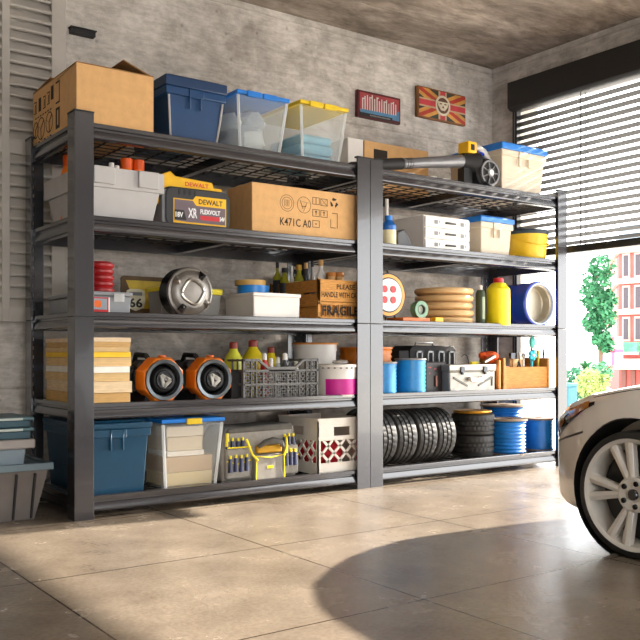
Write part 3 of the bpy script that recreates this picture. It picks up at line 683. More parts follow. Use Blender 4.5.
for k in range(4):
    a = PI/4+k*PI/2+.2; c, s = math.cos(a), math.sin(a)
    P('spoke', B().add([(rad*(.62*c-.10*s), -.0345, rad*(.62*s+.10*c)), (rad*(.62*c+.10*s), -.0345, rad*(.62*s-.10*c)), (rad*(.93*c+.16*s), -.022, rad*(.93*s-.16*c)), (rad*(.93*c-.16*s), -.022, rad*(.93*s+.16*c)), (rad*.78*c, -.046, rad*.78*s)], [(0,1,4),(1,2,4),(2,3,4),(3,0,4)]), mat('dull_alloy', '#8f8a84') if k % 2 else dchrome, r, ang=10)
# white box with rolls on it
Y = .06; x0, w = span(253.5, 300, Y); h = hgt(292, 253, Y, S3); d = min(fy(225, x0)-Y, .42)
r = T('white_box', 'low white lidded box on the third shelf with two tape rolls on it', 'box', (x0, Y, S3))
P('body', B().box(0, w, 0, d, 0, h-.02, t=.003), white_pl, r, .006)
P('lid', B().box(-.006, w+.006, -.006, d+.006, h-.022, h), white_pl, r, .006)
zz = S3+h; Yr = .30; xr = fx(251, Yr); rr = (fx(268, Yr)-fx(235, Yr))*.5*.82
h1 = fz(284.5, xr, Yr-rr)-zz-.002; h1 = max(.025, h1)
S('tape_roll', 'blue tape roll lying on the white box', 'tape roll', B().ring((0,0,0), rr*.7, rr, h1, n=40), mat('blue_tape', '#1b84d8', .35), (xr+.015, Yr, zz))
S('tape_roll', 'tan tape roll on top of the blue tape roll', 'tape roll', B().ring((0,0,0), rr*.55, rr*.98, .030, n=40), mat('tan_tape', '#c9a055', .5), (xr-.005, Yr, zz+h1))
# wooden crate with words
Y = .05; x0 = fx(318, Y); w = W-.03-x0; h = hgt(278, 318, Y, S3); d = min(fy(270, x0)-Y, .62)
r = T('wooden_crate', 'wooden crate stencilled PLEASE HANDLE WITH CARE FRAGILE, holding small bottles', 'crate', (x0, Y, S3))
cw = mat('crate_pine', '#c98f45', .7, 0, .25, 8, .2, 50, stretch=(3, 3, 20))
b = B().box(0, w, 0, .012, h*.46, h*.98).box(0, w, 0, .012, 0, h*.10).box(0, w, 0, .012, h*.38, h*.44)
b.box(0, .018, .0, .012, 0, h).box(w-.018, w, 0, .012, 0, h); P('front_panel', b, cw, r, .001)
b = B()
for k in range(9): b.box(w*(.1+.095*k), w*(.1+.095*k)+.007, .004, .010, h*.1, h*.38)
P('front_slats', b, cw, r)
b = B()
for k in range(3): b.box(0, .012, .012, d, h*(.02+.33*k), h*(.31+.33*k))
P('side_panel', b, wood3, r, .001)
b = B()
for k in range(3): b.box(w-.012, w, .012, d, h*(.02+.33*k), h*(.31+.33*k))
P('side_panel', b, wood3, r, .001)
P('rear_panel', B().box(0, w, d-.012, d, 0, h), wood3, r)
P('bottom', B().box(.012, w-.012, .012, d-.012, 0, h*.60), wood3, r)
text('PLEASE', 'lettering', r, card_dark, 'f', (w*.42, -.0003, h*.76), w*.42, h*.12, .02)
text('HANDLE WITH CARE', 'lettering', r, card_dark, 'f', (w*.08, -.0003, h*.56), w*.90, h*.13, .02)
text('FRAGILE', 'lettering', r, card_dark, 'f', (w*.10, -.0003 if 0 else .0035, h*.13), w*.84, h*.23, .03)
zc_ = S3+h*.60
def flask(label, px, yy, top, rad, m1, m2, neck=.4, grp='bottles in the wooden crate', lab=None):
    x = fx(px, yy); hh = fz(top, x, yy)-zc_
    o = S('bottle', label, 'bottle', B().lathe([(0,0),(rad,0),(rad,hh*.55),(rad*neck,hh*.72),(rad*neck*.9,hh*.86)], n=14), m1, (x, yy, zc_), group=grp)
    P('cap', B().lathe([(rad*neck*1.15,hh*.84),(rad*neck*1.1,hh),(0,hh)], n=12), m2, o)
    if lab: P('label', B().lathe([(rad*1.02,hh*.15),(rad*1.02,hh*.5)], n=14), lab, o)
flask('dark olive bottle with black label, leftmost in the wooden crate', 277.5, .50, 262, .03, olive, black_ink, .3, lab=black_ink)
flask('olive bottle with black label, second from left in the wooden crate', 284.5, .42, 268, .03, olive, black_ink, .5, lab=black_ink)
flask('thin white bottle between olive bottles in the wooden crate', 292, .42, 266, .014, white_pl, white_pl, .5)
flask('olive bottle with a yellow cap near the middle of the wooden crate', 299, .36, 265, .032, olive, mat('ochre_cap', '#c8961c', .4), .5, lab=mat('pale_label', '#c9c27a', .5))
flask('black capped dark bottle beside the white bottle in the wooden crate', 306, .34, 263, .024, black_paint, tan, .5)
flask('silver thin bottle behind the white bottle in the wooden crate', 312.5, .34, 261, .016, chrome, dark_gap, .5)
flask('round white bottle with a tan cap, by the front of the wooden crate', 321, .22, 260, .036, white_pl, tan, .35)
for lab, px, yy in (('left jar of two small wooden lidded jars in the wooden crate', 331, .13), ('right jar of two small wooden lidded jars in the wooden crate', 339.5, .15)):
    x = fx(px, yy); hh = fz(272.5, x, yy)-zc_
    o = S('jar', lab, 'jar', B().lathe([(0,0),(.027,0),(.027,hh*.8),(.022,hh*.84)], n=18), tan, (x, yy, zc_), group='wooden lidded jars')
    P('lid', B().lathe([(.03,hh*.82),(.03,hh*.96),(.026,hh),(0,hh)], n=18), mat('wood_lid', '#b4702c', .5), o)
# ---- right unit third shelf
Y = .10; xr = fx(388.5, Y); rad = .118
zc_ = fz(295, xr, Y)
r = T('cable_reel', 'round cable reel with four red sockets beside the middle post', 'cable reel', (xr, Y, S3))
zz = zc_-S3; rad = zz-.035
P('drum', B().lathe([(0, .12), (rad, .12), (rad, .105), (rad*.8, .10), (rad*.8, .03), (rad, .025), (rad, 0), (0, 0)], (0, 0, zz), 'y', 40), dark_gap, r)
P('cable', B().ring((0, .032, zz), rad*.55, rad*.9, .066, 'y', 36), orange_wire, r)
P('front_ring', B().ring((0, -.004, zz), rad*.80, rad*.94, .006, 'y', 40), mat('amber_ring', '#e8a23a', .4), r)
P('inner_ring', B().ring((0, -.006, zz), rad*.73, rad*.79, .006, 'y', 40), dark_gap, r)
P('socket_plate', B().cyl((0, -.008, zz), rad*.74, .01, 'y', 36), white_pl, r)
for dx, dz in ((-.28, .26), (.22, .26), (-.28, -.22), (.22, -.22)):
    q = P('socket', B().cyl((dx*rad, -.013, zz+dz*rad), rad*.16, .008, 'y', 18), red, r, label='red socket')
for dx in (-.06, .06): P('leg', B().tube([(dx*.8, .02, zz*.55), (dx*1.2, .01, .01), (dx*1.2, .11, .01), (dx*.8, .1, zz*.55)], .008, 8), dark_gap, r)
P('handle', B().tube([(-.04, .05, zz+rad*.9), (-.03, .05, zz+rad+.025), (.03, .05, zz+rad+.025), (.04, .05, zz+rad*.9)], .008, 8), dark_gap, r)
# stack of tan rings
Yc = .26; x0, x1 = fx(416, Yc), fx(470, Yc); rr = (x1-x0)*.5*.80; xc_ = (x0+x1)/2; hh = fz(287, xc_, Yc-rr)-S3
for k in range(5):
    z0 = S3+hh*k/5; h5 = hh/5-.001
    lab = ['bottom ring in the stack of tan hose rings', 'second ring from the bottom of the tan stack', 'middle ring of the tan stack', 'second ring from the top of the tan stack', 'topmost ring of the tan stack on the third shelf'][k]
    S('hose_coil', lab, 'hose coil', B().lathe([(rr*.6, 0), (rr*.86, 0), (rr*.97, h5*.3), (rr, h5*.62), (rr*.97, h5*.92), (rr*.88, h5), (rr*.6, h5), (rr*.6, 0)], n=44), mat('tan_hose', '#d6b07c', .45, 0, .08), (xc_+.006*math.sin(k*2.3), Yc, z0), group='tan hose rings in a stack')
Yc = .055; xr = fx(425, Yc); rr = .056
r = T('tape_roll', 'green tape roll standing in front of the tan hose rings', 'tape roll', (xr, Yc+.03, S3+rr+.034))
P('tape', B().ring((0, 0, 0), rr*.6, rr, .05, 'y', 32), mat('green_tape', '#6d9a78', .35, 0, .1), r)
P('core', B().ring((0, -.001, 0), rr*.5, rr*.6, .052, 'y', 32), green_d, r)
P('core_face', B().cyl((0, .02, 0), rr*.5, .012, 'y', 24), mat('pale_core', '#c4cdc0', .5), r)
S('sanding_pad', 'thin orange pad lying under the green tape roll', 'pad', B().box(0, .23, 0, .16, 0, .034), mat('burnt_orange', '#c9641d', .5), (fx(403, .03), .03, S3), bev=.003)
S('yellow_block', 'small yellow block beside the green tape roll', 'block', B().box(0, .07, 0, .05, 0, .04), yel, (fx(435.5, .03), .03, S3), bev=.003)
# spray can, yellow bottle
Yc = .11; xr = fx(480.5, Yc); hh = fz(285, xr, Yc)-S3
o = S('spray_can', 'dark green spray can with a pale cap, left of the yellow bottle', 'spray can', B().lathe([(0,0),(.032,0),(.034,.004),(.034,hh*.78),(.026,hh*.86),(.016,hh*.88)], n=20), green_d, (xr, Yc, S3))
P('cap', B().lathe([(.014,hh*.86),(.014,hh*.97),(.01,hh),(0,hh)], n=14), white_pl, o)
P('label', B().lathe([(.0345, hh*.15), (.0345, hh*.7)], n=20, a0=-2.0, a1=-1.3), mat('pale_green_label', '#a8b598', .4), o)
Yc = .08; xr = fx(498.3, Yc); rr = (fx(508, Yc)-fx(488.5, Yc))*.5*.84; hh = fz(278, xr, Yc)-S3
o = S('coolant_bottle', 'bright yellow bottle with a red cap on the third shelf', 'bottle', B().lathe([(0,0),(rr*.96,0),(rr,.006),(rr,hh*.62),(rr*1.01,hh*.64),(rr,hh*.66),(rr,hh*.76),(rr*.62,hh*.88),(rr*.42,hh*.90)], n=28), byel, (xr, Yc, S3))
P('cap', B().lathe([(rr*.44,hh*.88),(rr*.44,hh*.985),(rr*.36,hh),(0,hh)], n=18), red, o)
# blue drum lying on its side
Yc = .05; xa_, xb_ = fx(522, Yc), fx(555, Yc); rr = (fz(281.5, fx(538, Yc), Yc)-S3)*.5; xr = (xa_+xb_)/2-.0
r = T('blue_drum', 'royal blue metal drum lying on its side with open end facing out', 'drum', (xr, Yc, S3+rr))
b = B(); b.nocap = True
b.lathe([(rr*.97, .0), (rr, .004), (rr, .02), (rr*.95, .028), (rr*.95, .12), (rr*.975, .13), (rr*.95, .14), (rr*.95, .36), (rr*.98, .37), (0, .37)], (0,0,0), 'y', 48); P('shell', b, blue_paint, r)
P('rim', B().lathe([(rr*.99, .0), (rr*.985, -.006), (rr*.90, -.008), (rr*.885, .0), (rr*.99, .0)], (0,0,0), 'y', 48), blue_paint, r)
P('inner_rim', B().lathe([(rr*.93, -.010), (rr*.92, -.013), (rr*.87, -.010), (rr*.86, .004), (rr*.93, -.010)], (0,0,0), 'y', 48), mat('pale_blue_rim', '#b9c9ee', .3), r)
b = B(); b.nocap = True; b.lathe([(rr*.89, 0), (rr*.80, .012), (rr*.78, .07), (rr*.74, .075), (0, .075)], (0,0,0), 'y', 48); P('end_plate', b, mat('zinc_plate', '#b5ad9b', .35, .5, .08), r)
P('bung', B().cyl((-rr*.35, .062, rr*.32), .014, .015, 'y', 14), alu, r)
# ================================================================== SHELF 4
Y = .05; x0 = .07; w = fx(130.5, Y)-x0; d = min(fy(42, x0)-Y, .58); z = S4
ys = [403, 391, 379.5, 371, 364.5, 355.5, 350, 345, 340, 335.5]
cols = ['#d3a765', '#e0c79f', '#d9b880', '#f1ece2', '#dcb981', '#f0c31e', '#dcbb84', '#d0a668', '#ecd3ae']
edge = ['bottom board of the board stack', 'thick cream second board up in the board stack', 'tan third board up, just under the white edged board', 'white edged board in the board stack', 'tan board between the white edged and the yellow edged boards', 'yellow edged board in the board stack', 'board directly on top of the yellow edged board', 'second board from the top of the board stack', 'topmost pale board of the board stack']
for k in range(9):
    h = (ys[k]-ys[k+1])/F*zc(.2, Y)
    m = mat('board_%d' % k, cols[k], .65, 0, .14, 7, .08, 40, stretch=(2, 2, 20)) if k not in (3, 5) else mat('board_%d' % k, cols[k], .5, 0, .05)
    S('wooden_board', edge[k]+' on the fourth shelf', 'board', B().box(0, w+.004*math.sin(k*1.7), 0, d, 0, h-.0012), m, (x0+.003*math.sin(k*2), Y+.003*math.cos(k*3), z), group='boards stacked on the fourth shelf', bev=.0015)
    z += h
# two orange octagonal motors
def motor(px, label):
    Y = .06; xr = fx(px, Y); rr = .142
    hh = fz(357, xr, Y)-S4; rr = hh/2
    r = T('compressor_motor', label, 'motor unit', (xr, Y, S4+rr), 0, 'orange ringed motor units')
    def octa(q, off=PI/8): return [(q*math.cos(off+k*PI/4), q*math.sin(off+k*PI/4)) for k in range(8)]
    b = B(); n = 8; o1, o0 = octa(rr*1.06), octa(rr*.90)
    vs = [(x, 0, z) for x, z in octa(rr*1.0)]+[(x, .02, z) for x, z in o1]+[(x, .10, z) for x, z in o1]+[(x, .10, z) for x, z in o0]+[(x, .0, z) for x, z in o0]
    fs = []
    for a in range(4): fs += [(a*8+k, a*8+(k+1)%8, a*8+8+(k+1)%8, a*8+8+k) for k in range(8)]
    fs += [(32+k, 32+(k+1)%8, (k+1)%8, k) for k in range(8)]
    b.add(vs, fs); P('octagonal_ring', b, mat('safety_orange', '#dd7415', .35, 0, .06), r, .004)
    P('outer_bezel', B().lathe([(rr*.90, -.004), (rr*.88, -.014), (rr*.74, -.012), (rr*.68, .004), (rr*.68, .06), (rr*.90, .06), (rr*.90, -.004)], (0,0,0), 'y', 40), mat('blue_grey_metal', '#6d7479', .25, .7, .1), r)
    P('inner_cone', B().lathe([(rr*.67, .03), (rr*.60, .03), (rr*.50, -.004), (rr*.44, -.008), (rr*.40, .004), (rr*.40, .03), (0, .03)], (0,0,0), 'y', 40), dark_gap, r)
    P('cap_ring', B().lathe([(rr*.42, -.004), (rr*.40, -.016), (rr*.34, -.016), (rr*.32, -.006), (0, -.004)], (0,0,0), 'y', 36), dchrome, r)
    b = B()
    for p, q in (((-.18, .22), (.26, -.02)), ((.26, -.02), (-.06, -.30)), ((-.06, -.30), (-.18, .22)), ((-.02, .12), (.10, .0))):
        b.bar((p[0]*rr, -.012, p[1]*rr), (q[0]*rr, -.012, q[1]*rr), .014, .016)
    P('arrow_handle', b, chrome, r)
    P('body', B().lathe([(0, .42), (rr*.66, .42), (rr*.8, .36), (rr*.84, .10), (rr*.5, .10)], (0,0,0), 'y', 24), mat('motor_black', '#1f2022', .4), r)
    b = B()
    for k in range(5): b.lathe([(rr*.84, .14+k*.05), (rr*.93, .145+k*.05), (rr*.93, .16+k*.05), (rr*.84, .165+k*.05)], (0,0,0), 'y', 8, a0=PI/8, a1=2*PI+PI/8)
    P('cooling_fins', b, dark_gap, r)
    P('carry_handle', B().tube([(-.03, .12, rr*.86), (-.04, .13, rr*1.06), (-.04, .26, rr*1.10), (-.03, .3, rr*.86)], .014, 8), dark_gap, r)
    P('hose_connector', B().tube([(-rr*.78, .2, rr*.2), (-rr*1.0, .17, rr*.22), (-rr*1.06, .14, -.02), (-rr*.9, .12, -rr*.5)], .014, 8).cyl((-rr*.7, .10, rr*.62), .022, .05, 'y', 12), matte_black, r)
    P('foot', B().box(-rr*.7, -rr*.4, .05, .36, -rr, -rr*.6).box(rr*.4, rr*.7, .05, .36, -rr, -rr*.6), dark_gap, r)
    P('orange_knob', B().cyl((rr*.55, .16, rr*.66), .022, .05, 'z', 12), orange, r)
motor(164, 'orange ringed black motor unit standing beside the board stack')
motor(213.5, 'orange ringed black motor unit nearer the grey crate and yellow bottles')
# yellow-topped bottles
def jug(label, px, yy, top, rr, base, tall=False, m=byel):
    x = fx(px, yy); hh = fz(top, x, yy)-base
    o = S('cleaner_bottle', label, 'bottle', B().lathe([(0,0),(rr,0),(rr,hh*.62),(rr*.9,hh*.72),(rr*.45,hh*.84),(rr*.36,hh*.90)], n=22), m, (x, yy, base), group='yellow bottles behind the grey crate')
    P('cap', B().lathe([(rr*.42,hh*.88),(rr*.42,hh*.98),(rr*.3,hh),(0,hh)], n=14), mat('brown_red_cap', '#8c3326', .5), o); return o
mby = mat('mustard_bottle', '#d8c21c', .35, 0, .1)
jug('pale yellow bottle beside the right motor unit', 233.5, .24, 342, .056, S4, m=mat('lime_bottle', '#c8c83a', .35, 0, .1))
jug('large yellow bottle behind the left end of the grey crate', 253, .30, 340, .066, S4, m=mby)
jug('small yellow bottle behind the middle of the grey crate', 271, .32, 347, .05, S4, m=mby)
S('black_box', 'matte black box standing between the right motor unit and the grey crate', 'box', B().box(0, .07, 0, .11, 0, .165), matte_black, (fx(231.5, .10), .10, S4), bev=.003)
# grey crate
Y = .05; x0, w = span(243, 318, Y); h = hgt(359, 243, Y, S4); d = .34
gc = mat('crate_grey', '#605f5d', .5, 0, .06)
r = T('bottle_crate', 'dark grey lattice crate with a notched front on the fourth shelf', 'crate', (x0, Y, S4))
b = B()
for x_a, x_b in ((0, .012), (.05, .056), (.08, .086), (w-.086, w-.08), (w-.056, w-.05), (w-.012, w)): b.box(x_a, x_b, -.004, .012, 0, h)
for z in (0, h*.34, h*.68): b.box(0, w, -.004, .012, z, z+.012)
b.box(0, w*.2, -.004, .012, h-.014, h).box(w*.80, w, -.004, .012, h-.014, h).box(w*.33, w*.68, -.004, .012, h*.66, h*.80)
b.bar((w*.2, .004, h-.007), (w*.33, .004, h*.76), .014, .016, up=(0,1,0)).bar((w*.80, .004, h-.007), (w*.68, .004, h*.76), .014, .016, up=(0,1,0))
for k in range(4): xx = w*(.28+.16*k-.02); b.box(xx-.004, xx+.004, -.003, .01, 0, h*.7)
P('front_frame', b, gc, r, .001)
P('front_lattice', B().diag(.086, w-.086, .01, h*.68, .002, .008, .030, .007), gc, r)
P('front_lattice', B().diag(.012, .08, .01, h*.98, .002, .008, .030, .007), gc, r)
P('front_lattice', B().diag(w-.08, w-.012, .01, h*.98, .002, .008, .030, .007), gc, r)
b = B()
for xx in (0, w-.012):
    for z in (0, h*.34, h*.68, h-.014): b.box(xx, xx+.012, .012, d, z, z+.012)
    for k in range(7): b.box(xx+.002, xx+.010, .012+k*(d-.02)/6, .02+k*(d-.02)/6, 0, h)
PS('side_frame', b, gc, r)
P('rear_panel', B().box(0, w, d-.008, d, 0, h), gc, r); P('bottom', B().box(.01, w-.01, .012, d, 0, .008), gc, r)
def sb(label, px, yy, top, rr, m1, m2):
    x = fx(px, yy); hh = fz(top, x, yy)-S4-.01
    o = S('small_bottle', label, 'bottle', B().lathe([(0,0),(rr,0),(rr,hh*.7),(rr*.5,hh*.82),(rr*.5,hh*.85)], n=14), m1, (x, yy, S4+.01), group='small bottles in the grey crate')
    P('cap', B().lathe([(rr*.62,hh*.84),(rr*.55,hh*.97),(rr*.3,hh),(0,hh)], n=12), m2, o)
sb('red bottle with white cap in the grey crate', 264.5, .16, 353, .024, red, white_pl)
sb('white bottle just right of the red bottle in the grey crate', 271, .16, 358, .022, white_pl, white_pl)
sb('pale bottle in the middle of the grey crate', 278, .18, 357, .02, cl, white_pl)
sb('dark bottle with white cap at the notch of the grey crate', 285, .16, 353, .026, black_paint, white_pl)
sb('white bottle at the right end of the grey crate notch', 296, .16, 361, .022, white_pl, white_pl)
# white bucket orange lid, white pail magenta
Y = .42; x0, w = span(293, 336, Y); rr = w*.5*.84; h = fz(342.5, x0+w/2, Y-rr)-S4
bucket('bucket', 'white bucket with an orange lid behind the grey crate', (x0+w/2, Y, S4), rr, h, white_pl, mat('pale_orange_lid', '#e8963c', .4), .012, handle=False)
Y = .13; x0, w = span(321, 361, Y); rr = w*.5*.84; h = fz(362.5, x0+w/2, Y-rr)-S4
xr = min(x0+w/2, W-.025-rr*1.06)
r = T('paint_pail', 'white paint pail with a magenta label beside the grey crate', 'pail', (xr, Y, S4))
P('body', B().lathe([(0,0),(rr*.93,0),(rr*.95,.004),(rr,h*.86),(rr*.98,h*.88)], n=36), white_pl, r)
P('lid', B().lathe([(rr*.98,h*.86),(rr*1.06,h*.86),(rr*1.06,h*.93),(rr*.98,h*.95),(rr*.9,h*.93),(0,h*.93)], n=36), white_pl, r)
b = B()
for k in range(22):
    a = 2*PI*k/22; b.box(-.006, .006, -.004, .004, 0, h*.05, mi=0); b.xf(Matrix.Translation((rr*1.02*math.cos(a), rr*1.02*math.sin(a), h*.82)) @ Matrix.Rotation(a+PI/2, 4, 'Z'), len(b.v)-8)
P('lid_clips', b, mid_grey, r)
P('label', B().lathe([(rr*.972, h*.06), (rr*.985, h*.52)], n=24, a0=-2.75, a1=.35), magenta, r)
q = B()
for k, (a, z) in enumerate([(-.75+.06*i, .20+.02*(i % 2)) for i in range(11)]+[(-.62+.07*i, .30) for i in range(4)]):
    q.box(-.003, .003, -.001, .0, h*z, h*z+.012); q.xf(Matrix.Rotation(a+PI/2, 4, 'Z') @ Matrix.Translation((0, -rr*.985, 0)), len(q.v)-8)
P('label_print', q, white_ink, r)
S('paint_rag', 'white crumpled rag on the lid of the magenta labelled pail', 'rag', B().blob((0,0,.014), .05, .05, .016, 4, .12), white_pl, (xr+.03, Y, S4+h*.935))
def spool(name, label, loc, rr, h, m, flange, grp, rib=7, fl=1.08, fh=.012):
    r = T(name, label, 'cable spool', loc, 0, grp)
    P('flange', B().lathe([(0,0),(rr*fl,0),(rr*fl,fh),(rr*.9,fh)], n=36), flange, r)
    P('flange', B().lathe([(rr*.9,h-fh),(rr*fl,h-fh),(rr*fl,h),(rr*.3,h),(rr*.3,h-.01),(0,h-.01)], n=36), flange, r)
    pr = []; n = rib*2
    for k in range(n+1): pr.append((rr*(1.0 if k % 2 else .945), fh+(h-2*fh)*k/n))
    P('winding', B().lathe(pr, n=36), m, r, ang=60); return r
grey_fl = mat('grey_flange', '#8d8a88', .5, 0, .06)
# right unit
Y = .13; rr = .068; xr = fx(410.5, Y); rr = (fx(425, Y)-fx(396, Y))*.5*.80; h = fz(358.5, xr, Y-rr)-S4
spool('cable_spool', 'azure blue cable spool standing fully in view beside the middle post', (xr, Y, S4), rr, h, blue_wire2, grey_fl, 'azure cable spools', 8, 1.03, .01)
Y2 = .13; xr2 = W+.112+rr*.5; xr2 = fx(381, Y2)+.0
h2 = fz(362, xr2, Y2-rr)-S4
spool('cable_spool', 'azure blue cable spool half hidden by the middle post', (max(xr2, W+.115), Y2, S4), min(rr, xr-max(xr2, W+.115)-rr*1.05), h2, blue_wire2, grey_fl, 'azure cable spools', 8, 1.03, .01)
Y3 = .47; xr3 = fx(365.5, Y3)
spool('cable_spool', 'wide orange wire spool behind the middle post and the azure spools', (xr3, Y3, S4), .178, fz(347, xr3, Y3-.17)-S4, orange_wire, orange_wire, None, 8, 1.02)
# black tool boxes
Y = .12; x0, w = span(426, 446, Y); h = hgt(362, 427, Y, S4)
r = T('black_case', 'black case with small red marks between azure spool and metal toolbox', 'case', (x0, Y, S4))
P('body', B().box(0, w, 0, .3, 0, h), mat('wine_black', '#1c1112', .45), r, .006)
P('handle', B().box(w*.42, w*.52, -.012, 0, h*.2, h*.55), mat('copper_handle', '#8a4c30', .4), r, .003)
P('marks', B().box(w*.1, w*.25, -.001, 0, h*.8, h*.84).box(w*.15, w*.2, -.001, 0, h*.6, h*.66).box(w*.4, w*.5, -.001, 0, h*.74, h*.8), mat('dull_red', '#8a2a26', .5), r)
Y = .50; x0, w = span(410, 456, Y); hh = fz(345.5, x0, Y)-S4
r = T('tool_case', 'black tool case with grey clasps standing behind the metal toolbox', 'tool case', (x0, Y, S4))
P('body', B().prism([(0,0),(w,0),(w,hh*.9),(w*.94,hh),(w*.06,hh),(0,hh*.9)], 'y', 0, .2), matte_black, r, .005)
b = B()
for k in range(4):
    xx = w*(.14+.235*k); b.box(xx-.006, xx+.05, -.008, 0, hh*.84, hh*.88).box(xx-.006, xx+.004, -.008, 0, hh*.45, hh*.88).box(xx+.042, xx+.052, -.008, 0, hh*.45, hh*.88)
P('clasps', b, mat('clasp_grey', '#9ea1a2', .35, .4), r)
P('handle', B().tube([(w*.3, .1, hh), (w*.32, .1, hh+.02), (w*.68, .1, hh+.02), (w*.7, .1, hh)], .007, 8), mid_grey, r)
S('black_carton', 'black carton behind the azure spool', 'carton', B().box(0, .09, 0, .14, 0, hh-.035), matte_black, (fx(399, .47), .47, S4), bev=.003)
# metal toolbox
Y = .05; x0, w = span(449.5, 495, Y); h = hgt(364, 450, Y, S4); d = .26
r = T('metal_toolbox', 'silver metal toolbox with two latches and a handle on the fourth shelf', 'toolbox', (x0, Y, S4))
gal = mat('galvanised_steel', '#94918a', .42, .45, .12, 18)
P('body', B().box(0, w, 0, d, 0, h*.74), gal, r, .01)
P('lid', B().box(-.006, w+.006, -.006, d+.006, h*.76, h*.97, t=0).box(-.003, w+.003, -.003, d+.003, h*.72, h*.76), gal, r, .012)
for xx in (w*.26, w*.76):
    P('latch', B().box(xx-.018, xx+.018, -.014, .0, h*.70, h*.90).box(xx-.008, xx+.008, -.016, 0, h*.62, h*.72), dchrome, r, .002)
P('handle', B().box(w*.40, w*.66, -.034, -.022, h*.36, h*.50).box(w*.38, w*.42, -.034, 0, h*.40, h*.54).box(w*.64, w*.68, -.034, 0, h*.40, h*.54), white_pl, r, .004)
b = B(); b.bar((w*.08, -.003, h*.52), (w*.38, -.003, h*.22), .012, .005, up=(0,1,0)).bar((w*.93, -.003, h*.52), (w*.62, -.003, h*.22), .012, .005, up=(0,1,0)).bar((w*.93, -.003, h*.52), (w*.93, -.003, h*.20), .012, .005, up=(0,1,0)); P('embossed_brace', b, mat('steel_groove', '#55544f', .4, .5), r)
zz = S4+h*.97
for xx in (-.0,): pass
r = T('box_cutter', 'yellow handled cutter lying on the metal toolbox', 'knife', (fx(471, .14), .14, zz+.001), .15)
P('grip', B().box(0, .075, -.010, .010, 0, .018).xf(Matrix.Rotation(-.0, 4, 'Y')), byel, r, .003)
P('blade', B().box(.075, .115, -.004, .004, .003, .014), chrome, r)
S('bent_wire', 'thin dark bent wire standing on the metal toolbox lid', 'wire', B().tube([(0,0,.05), (.03,0,.068), (.055,0,.06), (.07,0,.03), (.07,0,.0)], .0025, 6), dark_gap, (fx(461, .18), .18, zz))
# wooden caddy with tools
Y = .06; x0, w = span(503, 549, Y); h = hgt(358, 504, Y, S4); d = .22
r = T('tool_caddy', 'open wooden tool caddy at the right end of the fourth shelf', 'tool caddy', (x0, Y, S4))
P('front_panel', B().box(.02, w-.02, 0, .012, 0, h*.72), wood2, r, .002); P('rear_panel', B().box(.02, w-.02, d-.012, d, 0, h*.72), wood2, r, .002)
for xx in (0, w-.022): P('end_panel', B().box(xx, xx+.022, -.004, d+.004, 0, h), wood3, r, .003)
P('bottom', B().box(.02, w-.02, .012, d-.012, 0, .01), wood2, r)
P('divider', B().box(w*.36, w*.66, .09, .10, 0, h*.96), wood, r, .002)
S('copper_bottle', 'copper coloured cylinder standing between the metal toolbox and the wooden caddy', 'canister', B().lathe([(0,0),(.021,0),(.022,.004),(.022,h*.9),(.018,h*.94),(0,h*.94)], n=18), mat('copper', '#b8763c', .3, .6), (x0-.032, Y+.02, S4))
S('cloth', 'orange rag heaped on the copper cylinder and toolbox edge', 'rag', B().blob((0,0,0), .065, .05, .042, 11, .2).blob((-.05, .02, .015), .035, .03, .024, 2, .2), mat('orange_rag', '#e2581c', .8, 0, .12), (x0-.045, Y+.075, S4+h*1.02))
S('sealant_tube', 'silver sealant tube leaning on the orange rag', 'tube', B().tube([(0,0,0), (.10,0,.04)], [.012, .016], 12), alu, (x0-.155, Y+.03, zz+.015))
yy = Y+.05; zb = S4+.012
def tool(name, label, px, top, cat, parts, base=zb, yy=yy, lean=0):
    x = fx(px, yy); hh = fz(top, x, yy)-base
    r = T(name, label, cat, (x, yy, base), 0, 'tools in the wooden caddy')
    for nm, b, m in parts(hh, lean): P(nm, b, m, r)
tool('hand_brush', 'turquoise brush standing tallest in the wooden caddy', 531.5, 336, 'brush', lambda h, l: [('stick', B().tube([(-.02,0,0), (0,0,h*.8)], .006, 8), red), ('head', B().blob((.008,0,h*.88), .028, .014, h*.12, 3, .05), mat('turquoise', '#4fb9ae', .5))])
tool('spray_nozzle', 'bright cyan flower shaped nozzle in the wooden caddy', 531.5, 350, 'nozzle', lambda h, l: [('stem', B().tube([(0,0,0), (0,0,h*.8)], .01, 8), teal_l)]+[('petal', B().blob((.024*math.cos(k*1.257), -.01, h*.86+.024*math.sin(k*1.257)), .017, .012, .017, k, .05), mat('cyan', '#17b4d6', .4)) for k in range(5)]+[('centre', B().blob((0,-.022,h*.86), .012, .008, .012, 1, 0), white_pl)], yy=Y+.03)
tool('pliers', 'pliers with grey jaws in the left half of the wooden caddy', 519, 352, 'pliers', lambda h, l: [('handles', B().tube([(-.012,0,0), (-.012,0,h*.6), (0,0,h*.75)], .006, 8).tube([(.012,0,0), (.012,0,h*.6), (0,0,h*.75)], .006, 8), dark_gap), ('jaws', B().tube([(0,0,h*.72), (.008,0,h*.86), (.0,0,h)], [.01,.012,.003], 8), chrome)], yy=Y+.045)
tool('screwdriver', 'dark blue slim screwdriver leaning right in the wooden caddy', 544, 347, 'screwdriver', lambda h, l: [('shaft', B().tube([(-.03,0,0), (-.016,0,h*.55)], .004, 8), chrome), ('grip', B().tube([(-.016,0,h*.55), (.002,0,h)], [.009,.006], 10), purple)], yy=Y+.05)
tool('chisel', 'yellow handled chisel in the right half of the wooden caddy', 538, 350, 'chisel', lambda h, l: [('blade', B().box(-.008,.008,-.002,.002,0,h*.6), chrome), ('grip', B().tube([(0,0,h*.58), (0,0,h)], [.009,.010], 10), mat('olive_yellow', '#c9b52c', .4))], yy=Y+.06)
